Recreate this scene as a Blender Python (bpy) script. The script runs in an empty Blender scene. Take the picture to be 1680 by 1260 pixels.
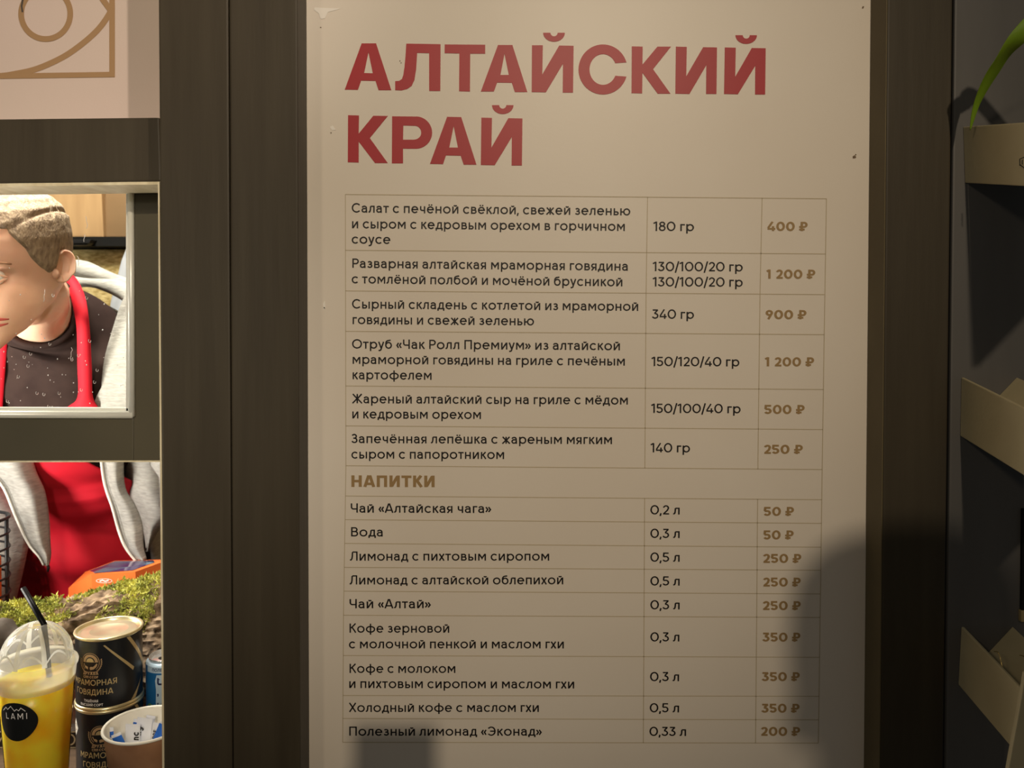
import bpy, bmesh, math, random
from mathutils import Vector, Matrix, noise
random.seed(7)
SC = bpy.context.scene
COL = SC.collection
PI = math.pi

# ------------------------------------------------------------------ camera
F_PX = 1390.0
CAM_Z = 1.6
PITCH = math.radians(1.13)
SHIFT = -93.0
cd = bpy.data.cameras.new('camera')
cd.sensor_width = 36.0
cd.lens = 36.0 * F_PX / 1680.0
cd.shift_y = SHIFT / 1680.0
cd.clip_start = 0.02
cd.dof.use_dof = True
cd.dof.focus_distance = 1.06
cd.dof.aperture_fstop = 8.5
cam = bpy.data.objects.new('camera', cd)
COL.objects.link(cam)
cam.location = (0, 0, CAM_Z)
cam.rotation_euler = (PI / 2 - PITCH, 0, 0)
SC.camera = cam
FWD = Vector((0, math.cos(PITCH), -math.sin(PITCH)))
UP = Vector((0, math.sin(PITCH), math.cos(PITCH)))


def P(px, py, Y):
    """point of the place at depth Y that the photograph shows at pixel (px, py)"""
    d = FWD + Vector(((px - 840) / F_PX, 0, 0)) + UP * ((630 - py + SHIFT) / F_PX)
    return Vector((0, 0, CAM_Z)) + d * (Y / d.y)


# ------------------------------------------------------------------ view, world, lights
SC.view_settings.view_transform = 'Standard'
SC.view_settings.look = 'None'
SC.view_settings.exposure = 0.0
SC.view_settings.gamma = 1.0
SC.view_settings.use_curve_mapping = False
W = bpy.data.worlds.new('dim_hall')
SC.world = W
W.use_nodes = True
W.node_tree.nodes['Background'].inputs[0].default_value = (0.92, 0.96, 0.95, 1)
W.node_tree.nodes['Background'].inputs[1].default_value = 0.06


def light(name, kind, loc, target, energy, color, size=0.1, size_y=None, spot=None, blend=1.0, spread=None):
    d = bpy.data.lights.new(name, kind)
    d.energy = energy
    d.color = color
    if kind == 'AREA':
        d.size = size
        if size_y:
            d.shape = 'RECTANGLE'
            d.size_y = size_y
        if spread:
            d.spread = spread
    if kind == 'SPOT':
        d.shadow_soft_size = size
        d.spot_size = spot
        d.spot_blend = blend
    o = bpy.data.objects.new(name, d)
    COL.objects.link(o)
    o.location = loc
    o.rotation_euler = (Vector(target) - Vector(loc)).to_track_quat('-Z', 'Y').to_euler()
    return o


# warm hall lamp above and behind the visitor, a weaker one at the left, one on the sign, an added fill through the window, two lamps inside the kiosk
light('hall_spot', 'SPOT', (0.42, -3.1, 3.2), (-0.10, 1.04, 1.82), 320, (1.0, 0.82, 0.59), 0.045, spot=math.radians(28), blend=1.0)
light('hall_side_lamp', 'SPOT', (-1.3, -1.5, 2.5), (0.5, 1.0, 1.5), 24, (1.0, 0.82, 0.58), 0.12, spot=math.radians(50), blend=1.0)
light('sign_spot', 'SPOT', (1.9, -1.6, 2.6), (-0.74, 1.08, 2.04), 240, (1.0, 0.84, 0.70), 0.05, spot=math.radians(16), blend=1.0)
light('added_window_fill', 'SPOT', (-0.2, -1.6, 2.15), (-0.70, 1.32, 1.36), 75, (1.0, 0.92, 0.80), 0.10, spot=math.radians(21), blend=0.9)  # unseen fill, added to brighten the vendor's face and the cup fronts
light('kiosk_ceiling_lamp', 'AREA', (-0.80, 1.36, 2.25), (-0.68, 1.38, 1.2), 19, (1.0, 0.94, 0.82), 0.30, 0.22)
light('kiosk_side_lamp', 'AREA', (-1.15, 1.16, 1.42), (-0.55, 1.38, 1.62), 11.5, (1.0, 0.94, 0.84), 0.2, 0.3)

# ------------------------------------------------------------------ materials


def lin(c):
    c = c / 255.0
    return c / 12.92 if c <= 0.04045 else ((c + 0.055) / 1.055) ** 2.4


def rgb(r, g, b):
    return (lin(r), lin(g), lin(b), 1.0)


def mat(name, col, rough=0.6, metal=0.0, spec=0.4, col2=None, scale=20.0, stretch=None, bump=0.0, bscale=None, trans=0.0,
        ior=1.45, sss=0.0, sheen=0.0, emit=None, detail=6.0, ramp=(0.35, 0.65)):
    m = bpy.data.materials.new(name)
    m.use_nodes = True
    nt = m.node_tree
    b = nt.nodes['Principled BSDF']
    b.inputs['Base Color'].default_value = col
    b.inputs['Roughness'].default_value = rough
    b.inputs['Metallic'].default_value = metal
    b.inputs['Specular IOR Level'].default_value = spec
    b.inputs['Transmission Weight'].default_value = trans
    b.inputs['IOR'].default_value = ior
    if sss:
        b.inputs['Subsurface Weight'].default_value = sss
        b.inputs['Subsurface Radius'].default_value = (0.012, 0.005, 0.003)
        b.inputs['Subsurface Scale'].default_value = 0.6
    if sheen:
        b.inputs['Sheen Weight'].default_value = sheen
    if col2 is not None or bump:
        tc = nt.nodes.new('ShaderNodeTexCoord')
        mp = nt.nodes.new('ShaderNodeMapping')
        nt.links.new(tc.outputs['Object'], mp.inputs['Vector'])
        if stretch:
            mp.inputs['Scale'].default_value = stretch
        if col2 is not None:
            n = nt.nodes.new('ShaderNodeTexNoise')
            n.inputs['Scale'].default_value = scale
            n.inputs['Detail'].default_value = detail
            nt.links.new(mp.outputs['Vector'], n.inputs['Vector'])
            r = nt.nodes.new('ShaderNodeValToRGB')
            r.color_ramp.elements[0].position = ramp[0]
            r.color_ramp.elements[1].position = ramp[1]
            r.color_ramp.elements[0].color = col
            r.color_ramp.elements[1].color = col2
            nt.links.new(n.outputs['Fac'], r.inputs['Fac'])
            nt.links.new(r.outputs['Color'], b.inputs['Base Color'])
        if bump:
            n2 = nt.nodes.new('ShaderNodeTexNoise')
            n2.inputs['Scale'].default_value = bscale or scale
            n2.inputs['Detail'].default_value = 5
            nt.links.new(mp.outputs['Vector'], n2.inputs['Vector'])
            bp = nt.nodes.new('ShaderNodeBump')
            bp.inputs['Strength'].default_value = bump
            bp.inputs['Distance'].default_value = 0.002
            nt.links.new(n2.outputs['Fac'], bp.inputs['Height'])
            nt.links.new(bp.outputs['Normal'], b.inputs['Normal'])
    return m


def glassy(name, tint, gloss=0.12, haze=0.0, haze_col=(1, 1, 1, 1), rough=0.03):
    """thin clear sheet: mostly transparent, a little reflection, optional milky haze"""
    m = bpy.data.materials.new(name)
    m.use_nodes = True
    nt = m.node_tree
    nt.nodes.clear()
    out = nt.nodes.new('ShaderNodeOutputMaterial')
    tr = nt.nodes.new('ShaderNodeBsdfTransparent')
    tr.inputs[0].default_value = tint
    gl = nt.nodes.new('ShaderNodeBsdfGlossy')
    gl.inputs['Roughness'].default_value = rough
    lw = nt.nodes.new('ShaderNodeLayerWeight')
    lw.inputs['Blend'].default_value = gloss
    mx = nt.nodes.new('ShaderNodeMixShader')
    nt.links.new(lw.outputs['Fresnel'], mx.inputs[0])
    nt.links.new(tr.outputs[0], mx.inputs[1])
    nt.links.new(gl.outputs[0], mx.inputs[2])
    last = mx
    if haze:
        df = nt.nodes.new('ShaderNodeBsdfDiffuse')
        df.inputs[0].default_value = haze_col
        tl = nt.nodes.new('ShaderNodeBsdfTranslucent')
        tl.inputs[0].default_value = haze_col
        m0 = nt.nodes.new('ShaderNodeMixShader')
        m0.inputs[0].default_value = 0.5
        nt.links.new(df.outputs[0], m0.inputs[1])
        nt.links.new(tl.outputs[0], m0.inputs[2])
        m2 = nt.nodes.new('ShaderNodeMixShader')
        m2.inputs[0].default_value = haze
        nt.links.new(mx.outputs[0], m2.inputs[1])
        nt.links.new(m0.outputs[0], m2.inputs[2])
        last = m2
    nt.links.new(last.outputs[0], out.inputs[0])
    return m


M = {}
M['paint'] = mat('dark_olive_paint', rgb(62, 55, 43), 0.5, spec=0.3, col2=rgb(70, 63, 50), scale=3.0, stretch=(14, 14, 1), bump=0.12, bscale=9)
M['paint_r'] = mat('dark_grey_paint', rgb(92, 90, 88), 0.5, spec=0.3, col2=rgb(98, 96, 94), scale=3.0, stretch=(6, 6, 1), bump=0.08, bscale=12)
M['frame_paint'] = mat('olive_frame_paint', rgb(78, 73, 58), 0.35, spec=0.5, col2=rgb(86, 80, 64), scale=4, bump=0.05)
M['edge_beige'] = mat('olive_beige_edging', rgb(104, 93, 66), 0.6, col2=rgb(97, 86, 60), scale=12)
M['gap'] = mat('black_gap', rgb(14, 13, 12), 0.9)
M['lit_edge'] = mat('painted_edge_light', rgb(214, 200, 164), 0.6, col2=rgb(236, 225, 194), scale=6, stretch=(12, 3, 3))  # pale colour standing in for light on edges and underside
M['board'] = mat('off_white_board', rgb(232, 223, 211), 0.38, spec=0.35, col2=rgb(229, 219, 206), scale=5, bump=0.03, bscale=300)
M['red_vinyl'] = mat('red_vinyl', rgb(176, 28, 42), 0.42, col2=rgb(170, 26, 40), scale=8)
M['ink'] = mat('black_ink', rgb(18, 14, 16), 0.5)
M['gold_ink'] = mat('gold_ink', rgb(160, 131, 88), 0.5)
M['rule'] = mat('fine_rule_ink', rgb(190, 176, 148), 0.5)
M['scuff'] = mat('scuff_mark', rgb(120, 100, 80), 0.6)
M['chip'] = mat('paint_chip', rgb(245, 240, 232), 0.5)
M['pink'] = mat('blush_sign_board', rgb(222, 202, 192), 0.45, col2=rgb(218, 200, 188), scale=6, bump=0.05, bscale=400)
M['bronze'] = mat('bronze_line', rgb(172, 138, 100), 0.45)
M['silver'] = mat('brushed_silver', rgb(232, 232, 224), 0.38, metal=0.2, spec=0.8, bump=0.05, bscale=120)
M['glass'] = glassy('window_glass', (0.97, 0.98, 0.96, 1), 0.03)
M['drop'] = mat('water_drop', (1, 1, 1, 1), 0.15, trans=0.6, ior=1.33)
M['skin'] = mat('skin', rgb(238, 186, 160), 0.5, spec=0.3, col2=rgb(244, 198, 172), scale=9, bump=0.12, bscale=220, sss=0.25)
M['lip'] = mat('lip_skin', rgb(200, 92, 86), 0.4, sss=0.1)
M['hair'] = mat('cropped_blond_hair', rgb(128, 110, 94), 0.8, spec=0.2, col2=rgb(182, 162, 138), scale=150, bump=0.9, bscale=420, stretch=(1, 1, .5), ramp=(0.3, 0.7))
M['hair_line'] = mat('razor_line_skin', rgb(150, 118, 98), 0.6)
M['eye'] = mat('eye_white', rgb(236, 230, 224), 0.2)
M['iris'] = mat('iris', rgb(70, 80, 84), 0.15)
M['brow'] = mat('brow_hair', rgb(168, 126, 98), 0.8)
M['shirt'] = mat('dark_brown_jersey', rgb(46, 33, 31), 0.9, spec=0.2, col2=rgb(54, 40, 37), scale=30, bump=0.5, bscale=14)
M['apron'] = mat('red_apron_cloth', rgb(205, 22, 44), 0.75, col2=rgb(196, 16, 38), scale=14, bump=0.5, bscale=11)
M['jacket'] = mat('heather_grey_fleece', rgb(148, 146, 141), 0.9, spec=0.12, col2=rgb(168, 166, 160), scale=60, stretch=(1, 1, 5), bump=0.5, bscale=90)
M['zip'] = mat('zip_tape', rgb(236, 232, 222), 0.7)
M['seam'] = mat('seam_thread', rgb(120, 116, 108), 0.9)
M['trouser'] = mat('dark_trousers', rgb(40, 40, 46), 0.9)
M['shoe'] = mat('black_shoe', rgb(25, 25, 26), 0.6)
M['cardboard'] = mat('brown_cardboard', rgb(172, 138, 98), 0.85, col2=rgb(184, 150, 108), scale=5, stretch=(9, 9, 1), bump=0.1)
M['kraft_dark'] = mat('dark_brown_card', rgb(128, 102, 72), 0.85, col2=rgb(140, 112, 80), scale=6)  # darker brown card of the second box
M['black_plastic'] = mat('black_plastic', rgb(24, 24, 26), 0.45)
M['straw'] = mat('black_straw', rgb(8, 8, 9), 0.4, spec=0.12)
M['straw_bale'] = mat('dry_straw', rgb(176, 150, 92), 0.9, col2=rgb(226, 204, 146), scale=70, bump=1.0, bscale=130, stretch=(1, 1, 2.5))
M['white_bag'] = mat('white_sack', rgb(186, 190, 198), 0.7, bump=0.3, bscale=20)
M['counter'] = mat('dark_counter_wood', rgb(70, 54, 40), 0.55, col2=rgb(96, 76, 56), scale=5, stretch=(2, 14, 14))
M['dark_wood'] = mat('scorched_wood', rgb(42, 32, 25), 0.6, col2=rgb(58, 46, 36), scale=8, stretch=(1, 8, 8))
M['pale_line'] = mat('carved_pale_line', rgb(198, 182, 150), 0.7)
M['bark'] = mat('rough_bark', rgb(72, 56, 42), 0.95, col2=rgb(170, 146, 118), scale=34, stretch=(1, 2.4, 2.4), bump=1.0, bscale=60, ramp=(0.36, 0.66))
M['bark_dark'] = mat('dark_branch', rgb(70, 62, 56), 0.9, col2=rgb(100, 92, 84), scale=20, bump=0.7, bscale=40)
M['moss'] = mat('green_moss', rgb(92, 106, 34), 0.9, col2=rgb(212, 208, 100), scale=40, sheen=0.1, ramp=(0.3, 0.7))
M['orange'] = mat('orange_card', rgb(238, 118, 52), 0.5, col2=rgb(232, 110, 48), scale=10)
M['film'] = mat('purple_film_window', rgb(64, 46, 92), 0.12, spec=0.8, col2=rgb(84, 122, 140), scale=14, stretch=(1, 3, 1), ramp=(0.42, 0.62))
M['white_print'] = mat('white_print', rgb(244, 240, 236), 0.6)
M['can_black'] = mat('black_can_label', rgb(26, 27, 30), 0.32, spec=0.5)
M['can_gold'] = mat('gold_can_print', rgb(192, 170, 122), 0.4, metal=0.35)
M['can_tan'] = mat('tan_can_print', rgb(170, 140, 102), 0.5)
M['tin'] = mat('brass_tinned_steel', rgb(228, 214, 170), 0.3, metal=0.75, bump=0.03)
M['tin_lid'] = mat('tinned_lid', rgb(216, 204, 172), 0.34, metal=0.7, col2=rgb(206, 150, 120), scale=26, detail=1.0, ramp=(0.5, 0.8))
M['alu'] = mat('aluminium', rgb(226, 226, 224), 0.25, metal=0.85)
M['can_blue'] = mat('blue_can_print', rgb(38, 112, 176), 0.3, metal=0.3, col2=rgb(30, 96, 160), scale=10)
M['can_pale'] = mat('pale_blue_can_print', rgb(190, 214, 232), 0.3, metal=0.2)
M['navy'] = mat('navy_print', rgb(24, 34, 82), 0.4)
M['green_print'] = mat('green_print', rgb(92, 140, 60), 0.4)
M['juice'] = mat('orange_lemonade', rgb(255, 226, 62), 0.3, col2=rgb(254, 194, 36), scale=22, sss=0.3, detail=2.0, ramp=(0.4, 0.7))
b_ = M['juice'].node_tree.nodes['Principled BSDF']
b_.inputs['Subsurface Weight'].default_value = 0.75
b_.inputs['Subsurface Radius'].default_value = (0.05, 0.035, 0.006)
b_.inputs['Subsurface Scale'].default_value = 0.8
M['cup_clear'] = glassy('clear_cup_plastic', (0.99, 0.99, 0.98, 1), 0.08)
M['lid_clear'] = glassy('frosted_lid_plastic', (0.97, 0.98, 0.98, 1), 0.16, haze=0.2, haze_col=(0.92, 0.94, 0.93, 1))
M['lid_milky'] = glassy('milky_lid_rim', (0.95, 0.96, 0.95, 1), 0.2, haze=0.5, haze_col=(0.93, 0.93, 0.88, 1))
M['lid_rib'] = glassy('lid_rib_plastic', (0.95, 0.96, 0.95, 1), 0.2, haze=0.62, haze_col=(0.95, 0.96, 0.94, 1))
M['sticker'] = mat('black_sticker', rgb(27, 28, 28), 0.4)
M['kraft'] = mat('kraft_paper', rgb(172, 130, 98), 0.75, col2=rgb(146, 106, 78), scale=22)
M['paper'] = mat('white_paper', rgb(240, 236, 224), 0.55)
M['sachet'] = mat('white_sachet', rgb(228, 230, 238), 0.5, bump=0.3, bscale=80)
M['sachet_blue'] = mat('blue_sachet_print', rgb(26, 98, 200), 0.45)
M['tray'] = mat('beige_tray_board', rgb(200, 186, 148), 0.6, col2=rgb(192, 178, 140), scale=18, bump=0.1, bscale=200)
M['tray_edge'] = mat('worn_tray_edge', rgb(60, 50, 38), 0.8)
M['wire'] = mat('copper_wire', rgb(226, 196, 120), 0.25, metal=0.9)
M['leaf'] = mat('green_leaf', rgb(134, 168, 40), 0.45, col2=rgb(112, 148, 32), scale=6, sss=0.1)
M['soil'] = mat('soil', rgb(52, 40, 30), 0.95)
M['terra'] = mat('clay_pot', rgb(150, 92, 64), 0.8)
M['floor'] = mat('grey_floor', rgb(92, 88, 82), 0.7, col2=rgb(104, 100, 92), scale=5)
M['ceiling'] = mat('kiosk_ceiling_paint', rgb(210, 205, 195), 0.8)
M['inner_wall'] = mat('kiosk_inner_wall', rgb(150, 126, 94), 0.85, col2=rgb(162, 138, 104), scale=4, stretch=(9, 9, 1))
M['phone'] = mat('dark_phone', rgb(30, 31, 34), 0.3)
M['coat'] = mat('dark_coat', rgb(46, 48, 56), 0.9)

# ------------------------------------------------------------------ mesh helpers


def link(name, bm, material, parent=None, smooth=False, kind=None):
    me = bpy.data.meshes.new(name)
    bm.normal_update()
    bm.to_mesh(me)
    bm.free()
    if material is not None:
        for m in (material if isinstance(material, (list, tuple)) else [material]):
            me.materials.append(m)
    if smooth:
        for p in me.polygons:
            p.use_smooth = True
    o = bpy.data.objects.new(name, me)
    COL.objects.link(o)
    if parent is not None:
        o.parent = parent
        o.matrix_parent_inverse = Matrix.Translation(-parent.location) if parent.rotation_euler.x == 0 and parent.rotation_euler.y == 0 and parent.rotation_euler.z == 0 else parent.matrix_basis.inverted()
    if kind:
        o['kind'] = kind
    return o


def empty(name, loc):
    o = bpy.data.objects.new(name, None)
    o.empty_display_size = 0.05
    COL.objects.link(o)
    o.location = loc
    return o


def tag(o, label, cat, group=None, kind=None):
    o['label'] = label
    o['category'] = cat
    if group:
        o['group'] = group
    if kind:
        o['kind'] = kind
    return o


def struct(o, label=None):
    o['kind'] = 'structure'
    if label:
        o['label'] = label
    return o


def hexa(bm, c, bev=0.0):
    """box from 8 corners: 0-3 front (ccw from lower left, seen from the front), 4-7 back"""
    v = [bm.verts.new(p) for p in c]
    fs = [(0, 1, 2, 3), (5, 4, 7, 6), (4, 0, 3, 7), (1, 5, 6, 2), (3, 2, 6, 7), (4, 5, 1, 0)]
    faces = [bm.faces.new([v[i] for i in f]) for f in fs]
    if bev:
        es = list({e for f in faces for e in f.edges})
        bmesh.ops.bevel(bm, geom=es, offset=bev, segments=2, affect='EDGES', profile=0.6)
    return faces


def box(bm, x0, x1, y0, y1, z0, z1, bev=0.0):
    return hexa(bm, [(x0, y0, z0), (x1, y0, z0), (x1, y0, z1), (x0, y0, z1), (x0, y1, z0), (x1, y1, z0), (x1, y1, z1), (x0, y1, z1)], bev)


def slab(bm, q, Y, depth, bev=0.0):
    """board whose front face fills the pixel quad q (ll, lr, ur, ul) at depth Y and runs straight back"""
    f = [P(x, y, Y) for x, y in q]
    b = [p + Vector((0, depth, 0)) for p in f]
    return hexa(bm, f + b, bev)


def revolve(bm, prof, cx=0.0, cy=0.0, n=64, a0=0.0, a1=2 * PI, cap_bottom=False, cap_top=False):
    full = abs(a1 - a0 - 2 * PI) < 1e-6
    m = n if full else n + 1
    rings = []
    for r, z in prof:
        rings.append([bm.verts.new((cx + r * math.cos(a0 + (a1 - a0) * i / n), cy + r * math.sin(a0 + (a1 - a0) * i / n), z)) for i in range(m)])
    for a, b in zip(rings[:-1], rings[1:]):
        for i in range(m if full else m - 1):
            j = (i + 1) % m
            bm.faces.new((a[i], a[j], b[j], b[i]))
    if cap_bottom:
        bm.faces.new(list(reversed(rings[0])))
    if cap_top:
        bm.faces.new(rings[-1])
    return rings


def tube(bm, pts, r, n=10, caps=True):
    pts = [Vector(p) for p in pts]
    rs = r if isinstance(r, (list, tuple)) else [r] * len(pts)
    rings = []
    t0 = (pts[1] - pts[0]).normalized()
    ref = Vector((0, 0, 1)) if abs(t0.z) < 0.9 else Vector((1, 0, 0))
    u = t0.cross(ref).normalized()
    for i, p in enumerate(pts):
        t = (pts[min(i + 1, len(pts) - 1)] - pts[max(i - 1, 0)]).normalized()
        u = (u - t * u.dot(t)).normalized()
        v = t.cross(u)
        rings.append([bm.verts.new(p + (u * math.cos(2 * PI * k / n) + v * math.sin(2 * PI * k / n)) * rs[i]) for k in range(n)])
    for a, b in zip(rings[:-1], rings[1:]):
        for k in range(n):
            bm.faces.new((a[k], a[(k + 1) % n], b[(k + 1) % n], b[k]))
    if caps:
        bm.faces.new(list(reversed(rings[0])))
        bm.faces.new(rings[-1])
    return rings


def catmull(pts, n=8):
    pts = [Vector(p) for p in pts]
    out = []
    for i in range(len(pts) - 1):
        p0, p1, p2, p3 = pts[max(i - 1, 0)], pts[i], pts[i + 1], pts[min(i + 2, len(pts) - 1)]
        for k in range(n):
            t = k / n
            out.append(0.5 * ((2 * p1) + (p2 - p0) * t + (2 * p0 - 5 * p1 + 4 * p2 - p3) * t * t + (3 * p1 - p0 - 3 * p2 + p3) * t ** 3))
    out.append(pts[-1])
    return out


def poly_plate(bm, outer, holes, fmap, d):
    """flat cut-out shape (outline with holes) with thickness; fmap(x, y) -> front point, d = vector to the back"""
    loops = [outer] + list(holes)
    edges, vs = [], []
    for lp in loops:
        v = [bm.verts.new(fmap(*p)) for p in lp]
        vs.append(v)
        for i in range(len(v)):
            edges.append(bm.edges.new((v[i], v[(i + 1) % len(v)])))
    r = bmesh.ops.triangle_fill(bm, use_beauty=True, use_dissolve=False, edges=edges)
    if d is not None:
        for v in vs:
            b = [bm.verts.new(p.co + d) for p in v]
            for i in range(len(v)):
                j = (i + 1) % len(v)
                bm.faces.new((v[i], v[j], b[j], b[i]))


def grid_sheet(bm, rows):
    """rows of points -> quad sheet"""
    g = [[bm.verts.new(p) for p in row] for row in rows]
    for a, b in zip(g[:-1], g[1:]):
        for i in range(len(a) - 1):
            bm.faces.new((a[i], a[i + 1], b[i + 1], b[i]))
    return g


def solidify(bm, t):
    bm.normal_update()
    bmesh.ops.solidify(bm, geom=list(bm.faces), thickness=t)


# ------------------------------------------------------------------ drawn lettering (geometric sans)


def arc(cx, cy, rx, ry, a0, a1, n=12):
    return [(cx + rx * math.cos(math.radians(a0 + (a1 - a0) * i / n)), cy + ry * math.sin(math.radians(a0 + (a1 - a0) * i / n))) for i in range(n + 1)]


def glyph(ch, T):
    """strokes (centre lines) and advance width of a character; cap height 1, pen width T"""
    h = T / 2
    X = 0.745
    sb, rb = 0.095, 0.06      # side bearings for stems and rounds
    if T > 0.16:
        sb, rb = 0.08, 0.05
    S = []

    def ln(*p):
        S.append(list(p))

    def done(w, l=sb, r=sb):
        return [[(x + l, y) for x, y in s] for s in S], l + w + r

    def o_ring(w, H):
        S.append(arc(w / 2, H / 2, w / 2 - h, H / 2 - h + 0.008, 0, 360, 28))

    def breve(cx, y):
        S.append(arc(cx, y + 0.17, 0.115, 0.10, 190, 350, 10))

    def dots(cx, y):
        for dx in (-0.115, 0.115):
            S.append([(cx + dx - h, y + 0.14), (cx + dx + h, y + 0.14)])
    if ch == ' ':
        return [], 0.30
    low = ch.islower() and ch not in 'бф'
    H = X if low else 1.0
    c = ch.lower() if ch.isalpha() else ch
    k = H
    base = {'ё': 'е', 'й': 'и'}.get(c, c)
    up = not ch.islower()
    if base == 'а':
        if up:
            w = 0.84
            ln((h * 1.05, 0), (w / 2 - h * 0.35, 1)), ln((w - h * 1.05, 0), (w / 2 + h * 0.35, 1)), ln((w * 0.2, 0.27), (w * 0.8, 0.27))
            if T > 0.16:
                ln((w / 2 - T * .7, 1 - h * .9), (w / 2 + T * .7, 1 - h * .9))
            return done(w, 0.02, 0.02)
        w = 0.56
        S.append([(h + 0.01, H - 0.21)] + arc(w * 0.48, H - 0.235, w * 0.48 - h, 0.235 - h, 165, 0, 12)[2:] + [(w - h, 0)])
        S.append([(w - h, H * 0.575), (w * 0.42, H * 0.575)] + arc(w * 0.42, (H * 0.575 + h) / 2, w * 0.42 - h, (H * 0.575 - h) / 2, 90, 270, 14) + arc(w * 0.45, 0.27, w * 0.55 - h, 0.27 - h, 270, 350, 8))
        return done(w, 0.055, sb)
    if c == 'б':
        if up:
            w = 0.66
            ln((h, 0), (h, 1 - h), (w - .04, 1 - h)), S.append([(h, .58), (w - .31, .58)] + arc(w - .31, .29 + h / 2, .31 - h, .29 - h / 2, 90, -90, 14) + [(h, h)])
            return done(w)
        w = 0.66
        S.append(arc(w / 2, X / 2 - .01, w / 2 - h, X / 2 - h, 0, 360, 28))
        S.append([(h, X / 2), (h + .01, .62)] + arc(w * .55, .62, w * .55 - h - .01, .27, 180, 110, 8) + [(w * .8, 1 - h * 1.2)])
        return done(w, rb, rb)
    if base == 'в':
        w = 0.66 if up else 0.55
        ln((h, 0), (h, H))
        m = H * 0.53
        r1, r2 = (H - m - h) / 2, m / 2 - h / 2
        S.append([(h, H - h), (w - .06 - r1 - h, H - h)] + arc(w - .05 - r1 - h, H - h - r1, r1, r1, 90, -90, 12) + [(h, m)])
        S.append([(h, m), (w - r2 - h, m)] + arc(w - r2 - h, h + r2, r2, r2, 90, -90, 12) + [(h, h)])
        return done(w, sb, 0.06)
    if c == 'г':
        w = 0.56 if up else 0.42
        ln((h, 0), (h, H - h), (w, H - h))
        return done(w, sb, 0.03)
    if c == 'д':
        w = 0.86 if up else 0.70
        ln((h, -0.16), (h, h), (w - h, h), (w - h, -0.16))
        ln((w * .80 - h * .2, h), (w * .80 - h * .2, H - h), (w * .36, H - h)), S.append([(w * .36, H - h), (w * .33, H * .5), (w * .26, H * .25), (w * .16, h)])
        return done(w, 0.03, 0.03)
    if base == 'е':
        if up:
            w = 0.6
            ln((w, 1 - h), (h, 1 - h), (h, h), (w, h)), ln((h, .51), (w - .05, .51))
            if ch == 'Ё':
                dots(w / 2, 1.0)
            return done(w, sb, 0.06)
        w = 0.69
        S.append([(h, H * .52), (w - h, H * .52)] + arc(w / 2, H / 2, w / 2 - h, H / 2 - h + .008, 4, 322, 26))
        if c == 'ё':
            dots(w / 2, X)
        return done(w, rb, rb)
    if c == 'ж':
        w = 1.06 if up else 0.86
        ln((w / 2, 0), (w / 2, H)), ln((.03 + h, H), (w / 2 - .02, H * .5), (h, 0)), ln((w - h - .03, H), (w / 2 + .02, H * .5), (w - h, 0))
        return done(w, 0.02, 0.02)
    if c == 'з':
        w = 0.62 if up else 0.52
        m = H * .53
        S.append(arc(w * .48, (H + m) / 2 - h / 2, w * .44 - h, (H - m - h) / 2, 155, -90, 16) + [(w * .32, m)])
        S.append([(w * .32, m)] + arc(w * .5, (m + h) / 2, w * .5 - h, (m - h) / 2, 90, -160, 16))
        return done(w, 0.05, 0.06)
    if base == 'и':
        w = 0.72 if up else 0.60
        ln((h, 0), (h, H)), ln((w - h, 0), (w - h, H)), ln((h + h * .5, h * .6), (w - h * 1.5, H - h * .6))
        if c == 'й':
            breve(w / 2, H)
        return done(w)
    if c == 'к':
        w = 0.68 if up else 0.55
        ln((h, 0), (h, H)), ln((w - h * 1.2, H), (h * 2.2, H * .5)), ln((w * .40, H * .56), (w - h * .9, 0))
        return done(w, sb, 0.015)
    if c == 'л':
        w = 0.74 if up else 0.60
        ln((w - h, 0), (w - h, H - h), (w * .34, H - h))
        S.append([(w * .34, H - h), (w * .31, H * .45), (w * .25, H * .2)] + [(w * .16, h * 1.2), (0, h)])
        return done(w, 0.03, sb)
    if c == 'м':
        w = 0.90 if up else 0.76
        ln((h, 0), (h, H)), ln((w - h, 0), (w - h, H)), ln((h * 1.4, H - h * .4), (w / 2, H * .28 + h)), ln((w - h * 1.4, H - h * .4), (w / 2, H * .28 + h))
        S.append([(w / 2 - h * .8, H * .3), (w / 2 + h * .8, H * .3)])
        return done(w)
    if c == 'н':
        w = 0.72 if up else 0.58
        ln((h, 0), (h, H)), ln((w - h, 0), (w - h, H)), ln((h, H * .5), (w - h, H * .5))
        return done(w)
    if c == 'о':
        w = 0.96 if up else 0.74
        o_ring(w, H)
        return done(w, rb, rb)
    if c == 'п':
        w = 0.72 if up else 0.57
        ln((h, 0), (h, H - h), (w - h, H - h), (w - h, 0))
        return done(w)
    if c == 'р':
        if up:
            w = 0.63
            ln((h, 0), (h, 1))
            S.append([(h, 1 - h), (w - .29, 1 - h)] + arc(w - .29, .71 - h / 4, .29 - h, .29 - h * .75, 90, -90, 14) + [(h, .42 + h * .5)])
            return done(w, sb, 0.04)
        w = 0.70
        ln((h, -0.26), (h, H)), S.append(arc(w / 2 + .005, H / 2, w / 2 - h, H / 2 - h + .008, 0, 360, 26))
        return done(w, sb, rb)
    if c == 'с':
        w = 0.88 if up else 0.66
        a = 42
        S.append(arc(w * .53, H / 2, w * .53 - h, H / 2 - h + .008, a, 360 - a, 26))
        return done(w * .97, rb, 0.045)
    if c == 'т':
        w = 0.70 if up else 0.54
        ln((0, H - h), (w, H - h)), ln((w / 2, 0), (w / 2, H - h))
        return done(w, 0.03, 0.03)
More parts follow.
